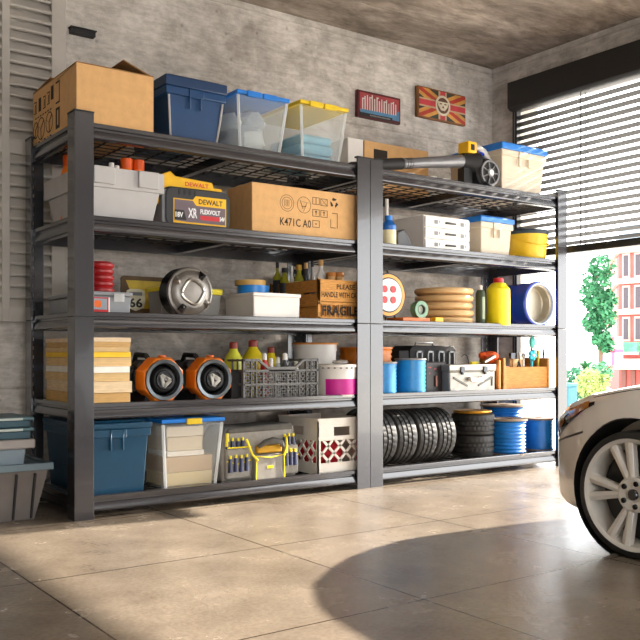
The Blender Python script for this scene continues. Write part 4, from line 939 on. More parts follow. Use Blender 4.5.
tool('wrench', 'steel wrench in the middle of the wooden caddy', 523.5, 352, 'wrench', lambda h, l: [('shaft', B().box(-.007,.007,-.003,.003,0,h*.85), chrome), ('jaw', B().ring((0,-.004,h*.9), .008, .017, .008, 'y', 14), chrome)], yy=Y+.075)
tool('hammer', 'hammer with dark head at the left end of the wooden caddy', 513, 353, 'hammer', lambda h, l: [('shaft', B().tube([(0,0,0), (0,0,h*.9)], .008, 8), tan), ('head', B().box(-.03,.03,-.011,.011,h*.84,h), dchrome)], yy=Y+.07)

# ================================================================== SHELF 5 (bottom)
Y = .05; x0 = .075; w = fx(149, Y)-x0; h = hgt(421.5, 94, Y, S5); d = min(fy(40, x0)-Y, .6)
r = tote('storage_tote', 'petrol blue lidded tote on the bottom shelf behind the corner post', (x0, Y, S5), w, d, h, teal, teal, .02, lidh=.03)
Y = .05; x0, w = span(163, 222, Y); h = hgt(419, 163, Y, S5)
clear_bin('clear plastic bin with blue lid and yellow latch on the bottom shelf', (x0, Y, S5), w, .5, h, blue_lid, .028, latch=yellow_lid)
zz = S5+.006
for k, (x_a, ww, hh, c, lab) in enumerate(((.05, .28, .085, '#e3c98f', 'yellowish bottom board'), (.05, .28, .10, '#c9a97d', 'thick tan board second from the bottom'), (.06, .22, .035, '#efe6d4', 'thin cream board in the middle'), (.06, .21, .09, '#d9c6a4', 'pale block above the thin cream board'), (.055, .22, .065, '#e2d3b6', 'topmost pale block'))):
    hh = hh*h/.44
    S('wooden_block', lab+' inside the clear bin on the bottom shelf', 'wood block', B().box(0, ww, 0, .24, 0, hh-.002), mat('bin_wood_%d' % k, c, .65, 0, .1, 7, stretch=(2,2,16)), (x0+x_a*w/.36, Y+.07, zz), group='wooden blocks in the clear bin', bev=.002); zz += hh
# tool bag
Y = .09; x0, w = span(222, 297, Y); h = fz(428, x0, Y)-S5
r = T('tool_bag', 'grey canvas tool bag with yellow piping and tool pockets on the bottom shelf', 'tool bag', (x0, Y, S5))
P('body', B().prism([(0,0),(w,0),(w*.985,h*.7),(w*.93,h),(w*.07,h),(.0,h*.7)], 'y', 0, .24), canvas, r, .02, seg=3)
P('zip_flap', B().prism([(w*.05,h*.88),(w*.95,h*.90),(w*.92,h*1.03),(w*.08,h*.99)], 'y', -.006, .2), canvas_d, r, .012)
P('front_pocket', B().box(w*.38, w*.76, -.045, .01, .0, h*.48), canvas, r, .012)
P('pocket_piping', B().tube([(w*.38,-.048,.01), (w*.385,-.048,h*.46), (w*.57,-.05,h*.42), (w*.755,-.048,h*.46), (w*.76,-.048,.01)], .004, 6), byel, r)
P('pocket_label', B().box(w*.53, w*.61, -.047, -.045, h*.22, h*.27), byel, r)
PS('side_pocket', B().box(.012, w*.33, -.03, .01, .02, h*.62).box(w*.78, w*.985, -.03, .01, .02, h*.62), canvas, r, .012)
PS('side_piping', B().tube([(.012,-.033,h*.40), (w*.16,-.034,h*.34), (w*.33,-.033,h*.40)], .004, 6).tube([(.015,-.033,h*.64), (w*.33,-.033,h*.64)], .004, 6).tube([(w*.78,-.033,h*.44), (w*.9,-.034,h*.40), (w*.98,-.033,h*.44)], .004, 6), byel, r)
b = B(); b.tube([(w*.27,-.035,h*.78), (w*.33,-.05,h*.5), (w*.40,-.052,h*.38)], .007, 8); b.tube([(w*.80,-.035,h*.80), (w*.79,-.05,h*.6), (w*.75,-.052,h*.44)], .007, 8).tube([(w*.05,-.012,h*.9), (w*.045,-.015,h*.66)], .009, 8)
PS('strap', b, byel, r, label='yellow strap')
b = B(); b.tube([(w*.42,-.04,h*.62), (w*.48,-.06,h*.71), (w*.58,-.065,h*.74), (w*.70,-.06,h*.70), (w*.755,-.04,h*.60)], [.010,.016,.02,.016,.010], 10); P('handle', b, canvas_d, r)
P('yellow_lining', B().box(w*.42, w*.75, -.034, .0, h*.50, h*.64), mat('mustard_lining', '#c9971c', .7), r, .008)
k = 0
for xx, zt, lab in [(.06,.60,0),(.12,.61,0),(.19,.60,0),(.25,.61,0),(.81,.62,0),(.87,.63,0),(.93,.62,0),(.06,.38,1),(.13,.39,1),(.20,.38,1),(.27,.39,1),(.80,.42,1),(.86,.43,1),(.92,.42,1)]:
    yy = -.012 if not lab else -.040
    nm = ('upper' if not lab else 'lower'); side = 'left' if xx < .5 else 'right'; idx = k
    ordn = ['outermost', 'second', 'third', 'innermost']
    q = {0:'first',1:'second',2:'third',3:'fourth'}[(int(round((xx-.06)/.065)) if xx < .5 else int(round((xx-.80)/.06)))]
    o = S('screwdriver', f'{q} dark blue screwdriver from the left in the {nm} {side} pocket of the tool bag', 'screwdriver',
          B().tube([(0,0,0), (0,0,.075)], [.013,.010], 10), mat('navy_grip', '#2d3458', .4), (x0+w*xx, Y+yy-.0, S5+h*zt-.055 if lab else S5+h*zt-.03), group='screwdrivers in the tool bag')
    P('collar', B().tube([(0,0,.075), (0,0,.092)], .007, 8), byel, o); k += 1
# white milk crate
Y = .05; x0 = fx(318, Y); w = W-.03-x0; h = hgt(419, 318, Y, S5); d = min(fy(276, x0)-Y, .42)
r = T('milk_crate', 'white plastic milk crate with round holes on the bottom shelf', 'crate', (x0, Y, S5))
def holes(u0, u1, z0, z1, nu, nz, f, rad=.36):   # panel pierced by rounded diamond holes
    vs, fs = [], []
    cu, cz = (u1-u0)/nu, (z1-z0)/nz
    for i in range(nu):
        for j in range(nz):
            cx, cz_ = u0+cu*(i+.5), z0+cz*(j+.5); o = len(vs)
            N = 8
            for q in range(N):
                a = PI/4*q
                s = 1/max(abs(math.cos(a)), abs(math.sin(a)))
                vs.append((cx+cu*.5*s*math.cos(a), cz_+cz*.5*s*math.sin(a)))
            for q in range(N):
                a = PI/4*q; vs.append((cx+cu*rad*math.cos(a), cz_+cz*rad*1.15*math.sin(a)))
            fs += [(o+q, o+(q+1)%N, o+N+(q+1)%N, o+N+q) for q in range(N)]
    return [f(*p) for p in vs], fs
wc = mat('crate_white', '#e6dfd3', .45, 0, .05)
b = B()
hz0, hz1 = h*.20, h*.60
b.diag(.02, w-.02, hz0, hz1, .0, .008, (hz1-hz0)/1.5, .015)
for x_a, x_b, z_a, z_b in ((0, .02, 0, h), (w-.02, w, 0, h), (.02, w-.02, 0, hz0), (.02, w-.02, hz1, h*.68), (.02, w*.36, h*.68, h*.84), (w*.72, w-.02, h*.68, h*.84), (.02, w-.02, h*.84, h)): b.box(x_a, x_b, 0, .008, z_a, z_b)
b.box(-.004, w+.004, -.004, .004, h*.64, h*.66).box(-.004, w+.004, -.006, .006, h-.014, h).box(-.004, w+.004, -.005, .004, 0, .012).box(-.004, w+.004, -.003, .004, h*.86, h*.87)
P('front_panel', b, wc, r)
b = B()
q = B().diag(.02, d-.02, hz0, hz1, .0, .008, (hz1-hz0)/1.5, .015); b.add([(p.y, p.x, p.z) for p in q.v], q.f)
for x_a, x_b, z_a, z_b in ((0, .02, 0, h), (d-.02, d, 0, h), (.02, d-.02, 0, hz0), (.02, d-.02, hz1, h*.68), (.02, d*.36, h*.68, h*.84), (d*.64, d-.02, h*.68, h*.84), (.02, d-.02, h*.84, h)): b.box(0, .008, x_a, x_b, z_a, z_b)
b.box(-.006, .006, -.004, d, h-.014, h).box(-.004, .004, 0, d, h*.64, h*.66)
P('side_panel', b, wc, r)
P('side_panel', B().box(w-.008, w, 0, d, 0, h), wc, r); P('rear_panel', B().box(0, w, d-.008, d, 0, h), wc, r); P('bottom', B().box(.005, w-.005, .005, d-.005, 0, .01), wc, r)
S('cloth', 'red cloth lying inside the white milk crate', 'cloth', B().blob((0,0,0), w*.40, d*.40, h*.30, 8, .04), mat('red_cloth', '#c81d30', .8), (x0+w*.45, Y+d*.45, S5+.02+h*.28))
Yd = .60; xr = fx(362, Yd); zz = fz(408, xr, Yd)
r = T('cable_drum', 'brown wooden disc with a black rim standing behind the milk crate', 'disc', (xr, Yd, S5)); rr = (zz-S5)/2
P('disc', B().cyl((0, 0, rr), rr*.9, .03, 'y', 36), wood3, r); P('rim', B().ring((0, -.005, rr), rr*.9, rr, .04, 'y', 36), dark_gap, r)
# tyres
def tyre_b(rad, wd, n=120, kr=.66):
    b = B(); prof = []; ri = rad*kr; sh = rad*max(.74, kr+.03)
    prof = [(ri, -wd*.40), (sh, -wd*.5), (rad*.88, -wd*.52), (rad*.95, -wd*.49)]
    tread = [(-.45, .98), (-.32, 1), (-.30, .955), (-.26, .955), (-.24, 1), (-.08, 1), (-.06, .955), (-.02, .955), (.0, 1), (.14, 1), (.16, .955), (.20, .955), (.22, 1), (.34, 1), (.45, .98)]
    prof += [(rad*q, wd*t) for t, q in tread]+[(rad*.95, wd*.49), (rad*.88, wd*.52), (sh, wd*.5), (ri, wd*.40), (ri*.98, 0), (ri, -wd*.40)]
    o = 0
    for k, (r_, h_) in enumerate(prof):
        for i in range(n):
            rr = r_
            if 4 <= k < 4+len(tread) and r_ > rad*.97 and (i+2*(k//4)) % 4 == 0: rr = rad*.982
            a = 2*PI*i/n; b.v.append(Vector((rr*math.cos(a), rr*math.sin(a), h_)))
    for k in range(len(prof)-1):
        for i in range(n):
            j = (i+1) % n; b.f.append([k*n+i, k*n+j, (k+1)*n+j, (k+1)*n+i]); b.m.append(0)
    return b
TY = .20
tr = .176
x_pos = []
for pr_ in (396.5, 416.5, 436.5, 455): x_pos.append(fx(pr_, .055))
wd = (x_pos[3]-x_pos[0])/3*.93
labs = ['leftmost upright black tyre, half behind the middle post', 'second upright black tyre from the middle post', 'third upright black tyre from the middle post', 'upright black tyre next to the stacked tyres']
for k, xx in enumerate(x_pos):
    loc = (xx-wd*.56, TY, S5+tr); rot = (0, PI/2, 0)
    if k == 0:
        t0 = S('tyre', labs[0], 'tyre', tyre_b(tr, wd), rubber, loc, group='upright tyres in a row', rot=rot, ang=25)
    else: dup(t0, loc, 0, labs[k], None, rot)
Yl = .24; xl0, xl1 = fx(453, Yl), fx(491, Yl); rl = (xl1-xl0)*.5*.80; xc_ = (xl0+xl1)/2; htop = fz(414, xc_, Yl-rl)-S5; hw = htop/2
t1 = S('tyre', 'lower of two stacked tyres on the bottom shelf', 'tyre', tyre_b(rl, hw*.96), rubber, (xc_, Yl, S5+hw*.5), group='stacked small tyres', ang=25)
dup(t1, (xc_+.004, Yl, S5+hw*1.5), .3, 'upper of two stacked tyres, under the gold lid')
S('gold_lid', 'flat gold coloured lid lying on the stacked tyres', 'lid', B().lathe([(0,0),(rl*.86,0),(rl*.9,.008),(rl*.88,.018),(rl*.5,.022),(0,.016)], n=40), mat('gold_foil', '#d9992a', .3, .4, .3, 25), (xc_, Yl, S5+htop+.002))
bf = mat('brown_flange', '#8d7a68', .6, 0, .1)
Yb = .16; xb0, xb1 = fx(489.5, Yb), fx(523.5, Yb); rb = (xb1-xb0)*.5*.78; xc_ = (xb0+xb1)/2; h = fz(419.5, xc_, Yb-rb)-S5
spool('cable_spool', 'front left blue cable spool on the bottom shelf, beside the stacked tyres', (xc_, Yb, S5), rb, h, blue_wire, bf, 'blue cable spools on the bottom shelf', 9, 1.07, .012)
Yc = .20; xb0, xb1 = fx(525.5, Yc), fx(551, Yc); rc = (xb1-xb0)*.5*.76; xc_ = (xb0+xb1)/2; h = fz(418.5, xc_, Yc-rc)-S5
spool('cable_spool', 'blue cable spool at the far right end of the bottom shelf', (xc_, Yc, S5), rc, h, blue_wire, bf, 'blue cable spools on the bottom shelf', 9, 1.07, .012)
Yd = .50; xb0, xb1 = fx(484, Yd), fx(521, Yd); rd = (xb1-xb0)*.5*.76; xc_ = (xb0+xb1)/2; h = fz(405.5, xc_, Yd-rd)-S5
spool('cable_spool', 'taller blue cable spool standing behind the other two on the bottom shelf', (xc_, Yd, S5), rd, h, blue_wire, bf, 'blue cable spools on the bottom shelf', 11, 1.12, .012)

# ================================================================== floor at the left
Yt = .12; xr1 = fx(49.5, Yt); wt = .58; x0 = xr1-wt; zt = fz(462, xr1, Yt)
sl = mat('slate_blue_plastic', '#5f7078', .5, 0, .08)
gr = mat('dusty_grey_plastic', '#6c6560', .65, 0, .16, 6)
r = T('floor_tub', 'large grey tapered tub on the floor left of the shelving', 'tub', (x0, Yt, 0))
P('body', B().open(0, wt, 0, .50, 0, zt-.02, .008, t=.055), gr, r, .006)
b = B()
for k in range(6):
    xx = .07+.088*k; b.bar((xx+.02*(1-k/3)*.3, .052, .01), (xx, -.004, zt-.05), .010, .012)
P('ribs', b, matte_black, r)
P('rim', B().open(-.016, wt+.016, -.016, .516, zt-.035, zt, .02), sl, r, .004)
zz = zt-.02
P('inner_floor', B().box(.01, wt-.01, .01, .49, zt-.04, zt-.02), sl, r)
xt = fx(35, Yt+.04)
z1 = fz(448, xt, Yt+.04); z2 = fz(438.5, xt, Yt+.04)
r = T('storage_tray', 'pale grey tray with overhanging lid inside the top of the tub', 'tray', (xt-.5, Yt+.04, zz))
P('body', B().box(0, .46, .01, .36, 0, z1-zz, t=.008), mat('pale_blue_plastic', '#8796a0', .4, 0, .06), r, .006)
P('lid', B().box(-.01, .5, -.01, .38, z1-zz, z2-zz), mat('warm_grey_plastic', '#9b9490', .5, 0, .06), r, .008)
z3 = fz(427, xt, Yt+.04); z4 = fz(416.5, xt, Yt+.04)
tg = mat('teal_grey_plastic', '#2c4f5c', .45, 0, .1)
for k, (za, zb_, lab) in enumerate(((z2, z3, 'lower of two dark teal flat boxes stacked on the grey tray'), (z3, z4, 'upper of two dark teal flat boxes stacked on the grey tray'))):
    r = T('flat_box', lab, 'flat box', (xt-.5, Yt+.04, za+.001), 0, 'dark teal flat boxes')
    hh = zb_-za-.002
    P('body', B().box(0, .48, 0, .34, 0, hh*.72), tg, r, .006); P('lid', B().box(-.006, .496, -.006, .346, hh*.70, hh), mat('teal_grey_lid', '#53727b', .45, 0, .08), r, .005)
    P('clip', B().box(.28, .30, -.012, 0, hh*.1, hh*.95).box(.30, .44, -.010, 0, hh*.72, hh*.95), mat('pale_clip', '#b9c4be', .4), r, .002)
S('folded_carton', 'flattened tan cardboard leaning level behind the teal flat boxes', 'cardboard', B().box(0, .46, 0, .02, 0, z4-.0), mat('tan_carton', '#b98b4c', .8), (xt-.56, .70, fz(413, -.1, .70)-(z4)), bev=.002)

# ================================================================== signs on the wall
def wsign(label, p0, p1, ytl, ybl):
    x0, x1 = fx(p0, YB-.03), fx(p1, YB-.03); z1, z0 = fz(ytl, x0, YB-.03), fz(ybl, x0, YB-.03)
    return T('wall_sign', label, 'sign', (x0, YB-.03, z0)), x1-x0, z1-z0
r, w, h = wsign('red, blue and black tin sign of white strokes on the back wall', 357.5, 400.5, 89, 116)
P('frame', B().box(0, w, 0, .03, 0, h), mat('dark_red_frame', '#52191a', .5, .2, .25, 12), r, .003)
P('red_field', B().box(w*.05, w*.96, -.001, 0, h*.22, h*.92), mat('faded_red', '#a23c3e', .5, 0, .25, 10), r)
P('blue_band', B().prism([(w*.06, h*.16), (w*.97, h*.10), (w*.97, h*.5), (w*.85, h*.32), (w*.06, h*.30)], 'y', -.002, -.001), mat('faded_blue', '#4a7ca0', .5, 0, .2, 10), r)
P('dark_band', B().box(w*.05, w*.80, -.003, -.002, h*.05, h*.18), dark_gap, r)
b = B()
hs = [.42, .5, .55, .5, .58, .46, .54, .42, .5, .45, .52, .4, .46, .5, .42]
for k in range(15):
    xx = w*(.10+.055*k); b.box(xx, xx+w*.022, -.0035, -.001, h*.30, h*(.30+hs[k]))
    if k % 3 == 0: b.box(xx, xx+w*.05, -.0035, -.001, h*(.26+hs[k]), h*(.30+hs[k]))
P('white_strokes', b, mat('worn_white', '#cfcac4', .5), r)
b = B()
for k in range(16): b.box(w*(.28+.03*k), w*(.295+.03*k), -.004, -.003, h*.09, h*.14)
P('small_strokes', b, mat('worn_grey', '#8d8a88', .5), r)
r, w, h = wsign('weathered union flag tin sign with a round emblem on the back wall', 417.5, 465.5, 85, 116)
brd = mat('flag_dark', '#33332c', .55, .1, .25, 10)
P('plate', B().box(0, w, 0, .03, 0, h), mat('rust_edge', '#7c4d22', .6, .2, .3, 10), r, .002)
P('field', B().box(w*.03, w*.985, -.001, 0, h*.04, h*.96), brd, r)
def band(b, a, c, wd, y): b.bar((a[0], y, a[1]), (c[0], y, c[1]), wd, .001, up=(0, 1, 0))
def clipbands(wd, y):
    b = B()
    for sg in (1, -1):
        dx, dz = w*.93, h*.88*sg; n = Vector((-dz, dx)).normalized()*wd/2
        cx, cz = w*.507, h*.5
        poly = []
        # diagonal stripe clipped to the plate rectangle (Sutherland-Hodgman)
        ply = [(cx-dx-n.x, cz-dz-n.y), (cx+dx-n.x, cz+dz-n.y), (cx+dx+n.x, cz+dz+n.y), (cx-dx+n.x, cz-dz+n.y)]
        for ax, lim, s in ((0, w*.03, 1), (0, w*.985, -1), (1, h*.04, 1), (1, h*.96, -1)):
            out = []
            for i in range(len(ply)):
                p, q = ply[i], ply[(i+1) % len(ply)]; ip, iq = (p[ax]-lim)*s >= 0, (q[ax]-lim)*s >= 0
                if ip: out.append(p)
                if ip != iq:
                    t = (lim-p[ax])/(q[ax]-p[ax]); out.append((p[0]+t*(q[0]-p[0]), p[1]+t*(q[1]-p[1])))
            ply = out
        b.prism(ply, 'y', y-.0006*(sg > 0)-.0006, y)
    return b
P('cream_stripes', clipbands(.085, -.001), mat('aged_gold', '#c08a3e', .5, 0, .25, 9), r)
P('red_stripes', clipbands(.03, -.0022), mat('aged_red', '#a5301f', .5, 0, .25, 9), r)
P('cross', B().box(w*.03, w*.985, -.0044, -.0034, h*.36, h*.64).box(w*.42, w*.59, -.0044, -.0034, h*.04, h*.96), mat('aged_cream', '#b09a78', .5, 0, .25, 9), r)
P('red_cross', B().box(w*.03, w*.985, -.0056, -.0044, h*.41, h*.59).box(w*.455, w*.555, -.0056, -.0044, h*.04, h*.96), mat('aged_crimson', '#b5333a', .5, 0, .25, 9), r)
P('emblem_ring', B().ring((w*.505, -.009, h*.5), h*.26, h*.33, .004, 'y', 36), mat('aged_white', '#cbbfa6', .5, 0, .15, 12), r)
P('emblem', B().cyl((w*.505, -.008, h*.5), h*.26, .003, 'y', 36), mat('emblem_brown', '#5a3a28', .5), r)
b = B().prism([(w*.505-.055, h*.62), (w*.505+.055, h*.62), (w*.505+.05, h*.48), (w*.505+.02, h*.34), (w*.505-.02, h*.34), (w*.505-.05, h*.48)], 'y', -.0095, -.008)
P('emblem_face', b, mat('aged_white', '#cbbfa6'), r)
P('emblem_marks', B().box(w*.505-.035, w*.505-.012, -.0105, -.0095, h*.53, h*.57).box(w*.505+.012, w*.505+.035, -.0105, -.0095, h*.53, h*.57).prism([(w*.505-.012, h*.42), (w*.505+.012, h*.42), (w*.505, h*.51)], 'y', -.0105, -.0095), mat('emblem_brown', '#5a3a28'), r)
# ================================================================== blind in the right-hand opening
HB0, HB1 = 2.735, 2.935
YL, YR_ = .62, -.64
ZB = 1.565
blk = mat('blind_black', '#161514', .45, .0, .05)
r = T('slatted_blind', 'black slatted blind half lowered over the opening in the right wall', 'blind', (XW, 0, 0))
P('head_box', B().prism([(-.13, HB1), (-.005, HB1), (-.005, HB0-.02), (-.10, HB0-.02), (-.13, HB0)], 'y', YR_, YL), blk, r, .004)
P('guide_rail', B().box(-.06, -.01, OY0-.06, OY0-.015, 0, HB0), blk, r, .003)
P('guide_strip', B().box(-.062, -.06, OY0-.042, OY0-.036, 0, HB0), mid_grey, r)
b = B(); z = ZB+.06; sw, tl = .046, math.radians(24)
while z < HB0-.03:
    cx, c, s = -.045, math.cos(tl)*sw/2, math.sin(tl)*sw/2     # inner edge up
    b.prism([(cx-c, z+s), (cx-c, z+s+.003), (cx, z+.005), (cx+c, z-s+.003), (cx+c, z-s), (cx, z+.002)], 'y', YR_, OY0-.06)
    z += .0545
P('slats', b, blk, r)
P('bottom_rail', B().prism([(-.075, ZB-.012), (-.015, ZB-.012), (-.015, ZB+.025), (-.075, ZB+.04)], 'y', YR_, OY0-.06), blk, r, .002)
yc = fy(580.5, XW-.075)
for k in range(1):
    P('ladder_cord', B().tube([(-.072, yc-1.25*k, ZB), (-.072, yc-1.25*k, HB0)], .004, 6).tube([(-.02, yc-1.25*k, ZB), (-.02, yc-1.25*k, HB0)], .003, 6), blk, r)

# ================================================================== the car (nose towards the shelving)
CNX, CNY = 1.50+.68, -1.37        # centre line x, nose y
def cr(P0, P1, P2, P3, t): return .5*((2*P1)+(-P0+P2)*t+(2*P0-5*P1+4*P2-P3)*t*t+(-P0+3*P1-3*P2+P3)*t**3)
def interp(tab, s):               # Catmull-Rom through a table of (s, v1, v2, ...)
    n = len(tab); s = max(tab[0][0], min(tab[-1][0], s))
    for i in range(n-1):
        if s <= tab[i+1][0]+1e-9: break
    a, b = tab[i], tab[i+1]; t = (s-a[0])/(b[0]-a[0]); p, q = tab[max(0, i-1)], tab[min(n-1, i+2)]
    return [cr(p[k], a[k], b[k], q[k], t) for k in range(1, len(a))]
# s behind the nose: half width at bumper, at shoulder, underside z, z of widest, z shoulder, z top at shoulder line, z centre
BODY = [(0.00, .22, .17, .20, .32, .44, .50, .53), (.05, .345, .27, .155, .32, .47, .53, .56), (.13, .46, .38, .135, .33, .50, .565, .59), (.24, .55, .47, .13, .34, .525, .60, .62),
        (.40, .64, .565, .13, .36, .555, .64, .66), (.66, .682, .62, .14, .38, .59, .685, .705), (1.0, .68, .625, .15, .40, .61, .715, .745), (1.25, .68, .62, .15, .40, .62, .735, .765),
        (1.9, .685, .61, .15, .42, .64, .745, .76), (2.6, .685, .60, .15, .43, .66, .765, .78), (3.1, .67, .58, .16, .44, .67, .775, .79), (3.4, .60, .50, .19, .45, .67, .75, .77), (3.52, .42, .36, .24, .45, .62, .68, .70)]
def bp(s, v):                     # v in 0..1: underside centre -> sill -> side -> shoulder -> hood centre; near (-x) side
    wb, ws, z0, zw, zs, zt, zc_ = interp(BODY, s)
    ring = [(0, 0, z0), (.1, wb*.80, z0), (.18, wb*.96, z0+.025), (.32, wb*1.0, (z0+zw)/2), (.45, wb*1.0, zw), (.60, wb*.985, zs), (.68, ws+(wb-ws)*.62, zt-.028), (.75, ws, zt), (.87, ws*.55, (zt+zc_)/2+.008), (1.0, 0, zc_)]
    q = interp(ring, v); return Vector((-q[0], -s, q[1]))
def body_mesh(ns=70, nv=40):
    b = B()
    for sgn in (1, -1):
        o = len(b.v)
        for i in range(ns+1):
            s = 3.52*(i/ns)**1.35
            for j in range(nv+1):
                p = bp(s, j/nv); b.v.append(Vector((p.x*sgn, p.y, p.z)))
        for i in range(ns):
            for j in range(nv):
                a = o+i*(nv+1)+j; b.f.append([a, a+1, a+nv+2, a+nv+1]); b.m.append(0)
        for i, in ((0,), (ns,)):
            b.f.append([o+i*(nv+1)+j for j in range(nv+1)]); b.m.append(0)
    return b
paint = mat('pearl_white_car_paint', '#efe8de', .22, .0, .02, 4, coat=.8)
tyre_m = rubber
WR, HUB = .253, .66
car = T('car', 'pearl white car parked beside the blind, front wheel and nose in view', 'car', (CNX, CNY, 0))
body = P('body', body_mesh(), paint, car, ang=30)
cut = P('cut', B(), dark_gap)
bm_ = B()
for hy in (HUB, 2.72):
    for sx in (-1, 1):
        bm_.cyl((sx*.60-.20 if sx < 0 else .60-.12, -hy, WR+.012), .292, .32, 'x', 48)
bpy.data.objects.remove(cut); cut = P('cut', bm_, dark_gap)
cut.parent = car
md = body.modifiers.new('arch', 'BOOLEAN'); md.operation = 'DIFFERENCE'; md.object = cut; md.solver = 'EXACT'
bpy.context.view_layer.update()
dg = bpy.context.evaluated_depsgraph_get(); me2 = bpy.data.meshes.new_from_object(body.evaluated_get(dg)); body.modifiers.clear(); body.data = me2
me2.polygons.foreach_set('use_smooth', [True]*len(me2.polygons)); me2.set_sharp_from_angle(angle=math.radians(32))
bpy.data.objects.remove(cut)
for hy in (HUB, 2.72):
    for sx in (-1, 1):
        b = B(); b.nocap = True; xo = sx*.665; xi = sx*.42
        b.lathe([(.286, min(xo, xi)), (.286, max(xo, xi))], (0, -hy, WR+.012), 'x', 40, a0=0, a1=2*PI)
        b.cyl((xi-.003, -hy, WR+.012), .286, .006, 'x', 40); P('wheel_well', b, matte_black, car)
def patch(name, s0, s1, fs, m, off=.004, n=14, parent=None, label=None):
    """a panel lying on the near flank: fs(t) gives the (v0, v1) range at parameter t along s0..s1"""
    b = B(); k = 8
    for i in range(n+1):
        t = i/n; s = s0+(s1-s0)*t; v0, v1 = fs(t)
        for j in range(k+1):
            v = v0+(v1-v0)*j/k; p = bp(s, v); e = 1e-3
            nn = (bp(s+e, v)-bp(s-e, v)).cross(bp(s, v+e)-bp(s, v-e))
            if nn.length > 0: nn.normalize()
            if nn.x > 0: nn = -nn
            b.v.append(p+nn*off)
    for i in range(n):
        for j in range(k):
            a = i*(k+1)+j; b.f.append([a, a+1, a+k+2, a+k+1]); b.m.append(0)
    q = P(name, b, m, parent or car, ang=60, label=label)
    return q
amber = mat('amber_lens', '#c0771a', .12, 0, .25, 30, coat=1)
patch('headlight', .07, .46, lambda t: (.515+.115*t, .600+.085*t-.03*t*t), mat('lamp_dark', '#2a211a', .12, coat=1), .003)
hl = patch('indicator_lens', .09, .22, lambda t: (.535+.045*t, .585+.035*t), amber, .006, label='amber lens')
patch('indicator_lens', .27, .43, lambda t: (.590+.030*t, .642+.022*t), amber, .006, label='amber lens')
patch('lamp_reflector', .15, .27, lambda t: (.590+.025*t, .612+.03*t), mat('pale_lens', '#d9cdb8', .15, coat=1), .0065)
seam = mat('panel_gap', '#3a342f', .6)
patch('bumper_seam', .10, .40, lambda t: (.515+.02*t, .522+.02*t), seam, .002)
patch('hood_seam', .44, 1.2, lambda t: (.690+.012*t, .696+.012*t), seam, .002)
patch('door_seam', 1.16, 1.166, lambda t: (.2, .70), seam, .002, 2)
patch('sill_trim', .95, 2.4, lambda t: (.17, .205), matte_black, .004)
# cabin
gl_m = mat('dark_window_glass', '#1a2024', .05, 0, .02, coat=1)
GH = [(1.02, .60, .50, .745), (1.45, .595, .47, 1.0), (1.75, .59, .455, 1.075), (2.2, .585, .45, 1.085), (2.7, .575, .43, 1.045), (3.2, .54, .42, .80)]
b = B(); o = 0; ns = 24
for i in range(ns+1):
    s = 1.02+(3.2-1.02)*i/ns; wb, wt, zt = interp(GH, s); zb = .73
    ring = [(-wb, zb), (-(wb*.7+wt*.3)-.01, zb+(zt-zb)*.55), (-wt, zt-.03*(zt-zb)/.3), (-wt*.6, zt), (0, zt+.008), (wt*.6, zt), (wt, zt-.03*(zt-zb)/.3), ((wb*.7+wt*.3)+.01, zb+(zt-zb)*.55), (wb, zb)]
    for x, z in ring: b.v.append(Vector((x, -s, z)))
for i in range(ns):
    for j in range(8):
        a = i*9+j; s = 1.02+(3.2-1.02)*(i+.5)/ns
        pillar = (s < 1.12 or s > 3.05 or abs(s-2.12) < .05)
        roof = j in (2, 3, 4, 5) and 1.55 < s < 2.85 or j in (2, 5)
        b.f.append([a, a+1, a+10, a+9]); b.m.append(0 if (roof or (pillar and j in (0, 1, 6, 7))) else 1)
P('cabin', b, [paint, gl_m], car, ang=40)
b = B()
for sx in (-1, 1): b.blob((sx*.73, -1.33, .80), .055, .035, .04, 1, 0)
P('mirror', b, paint, car)
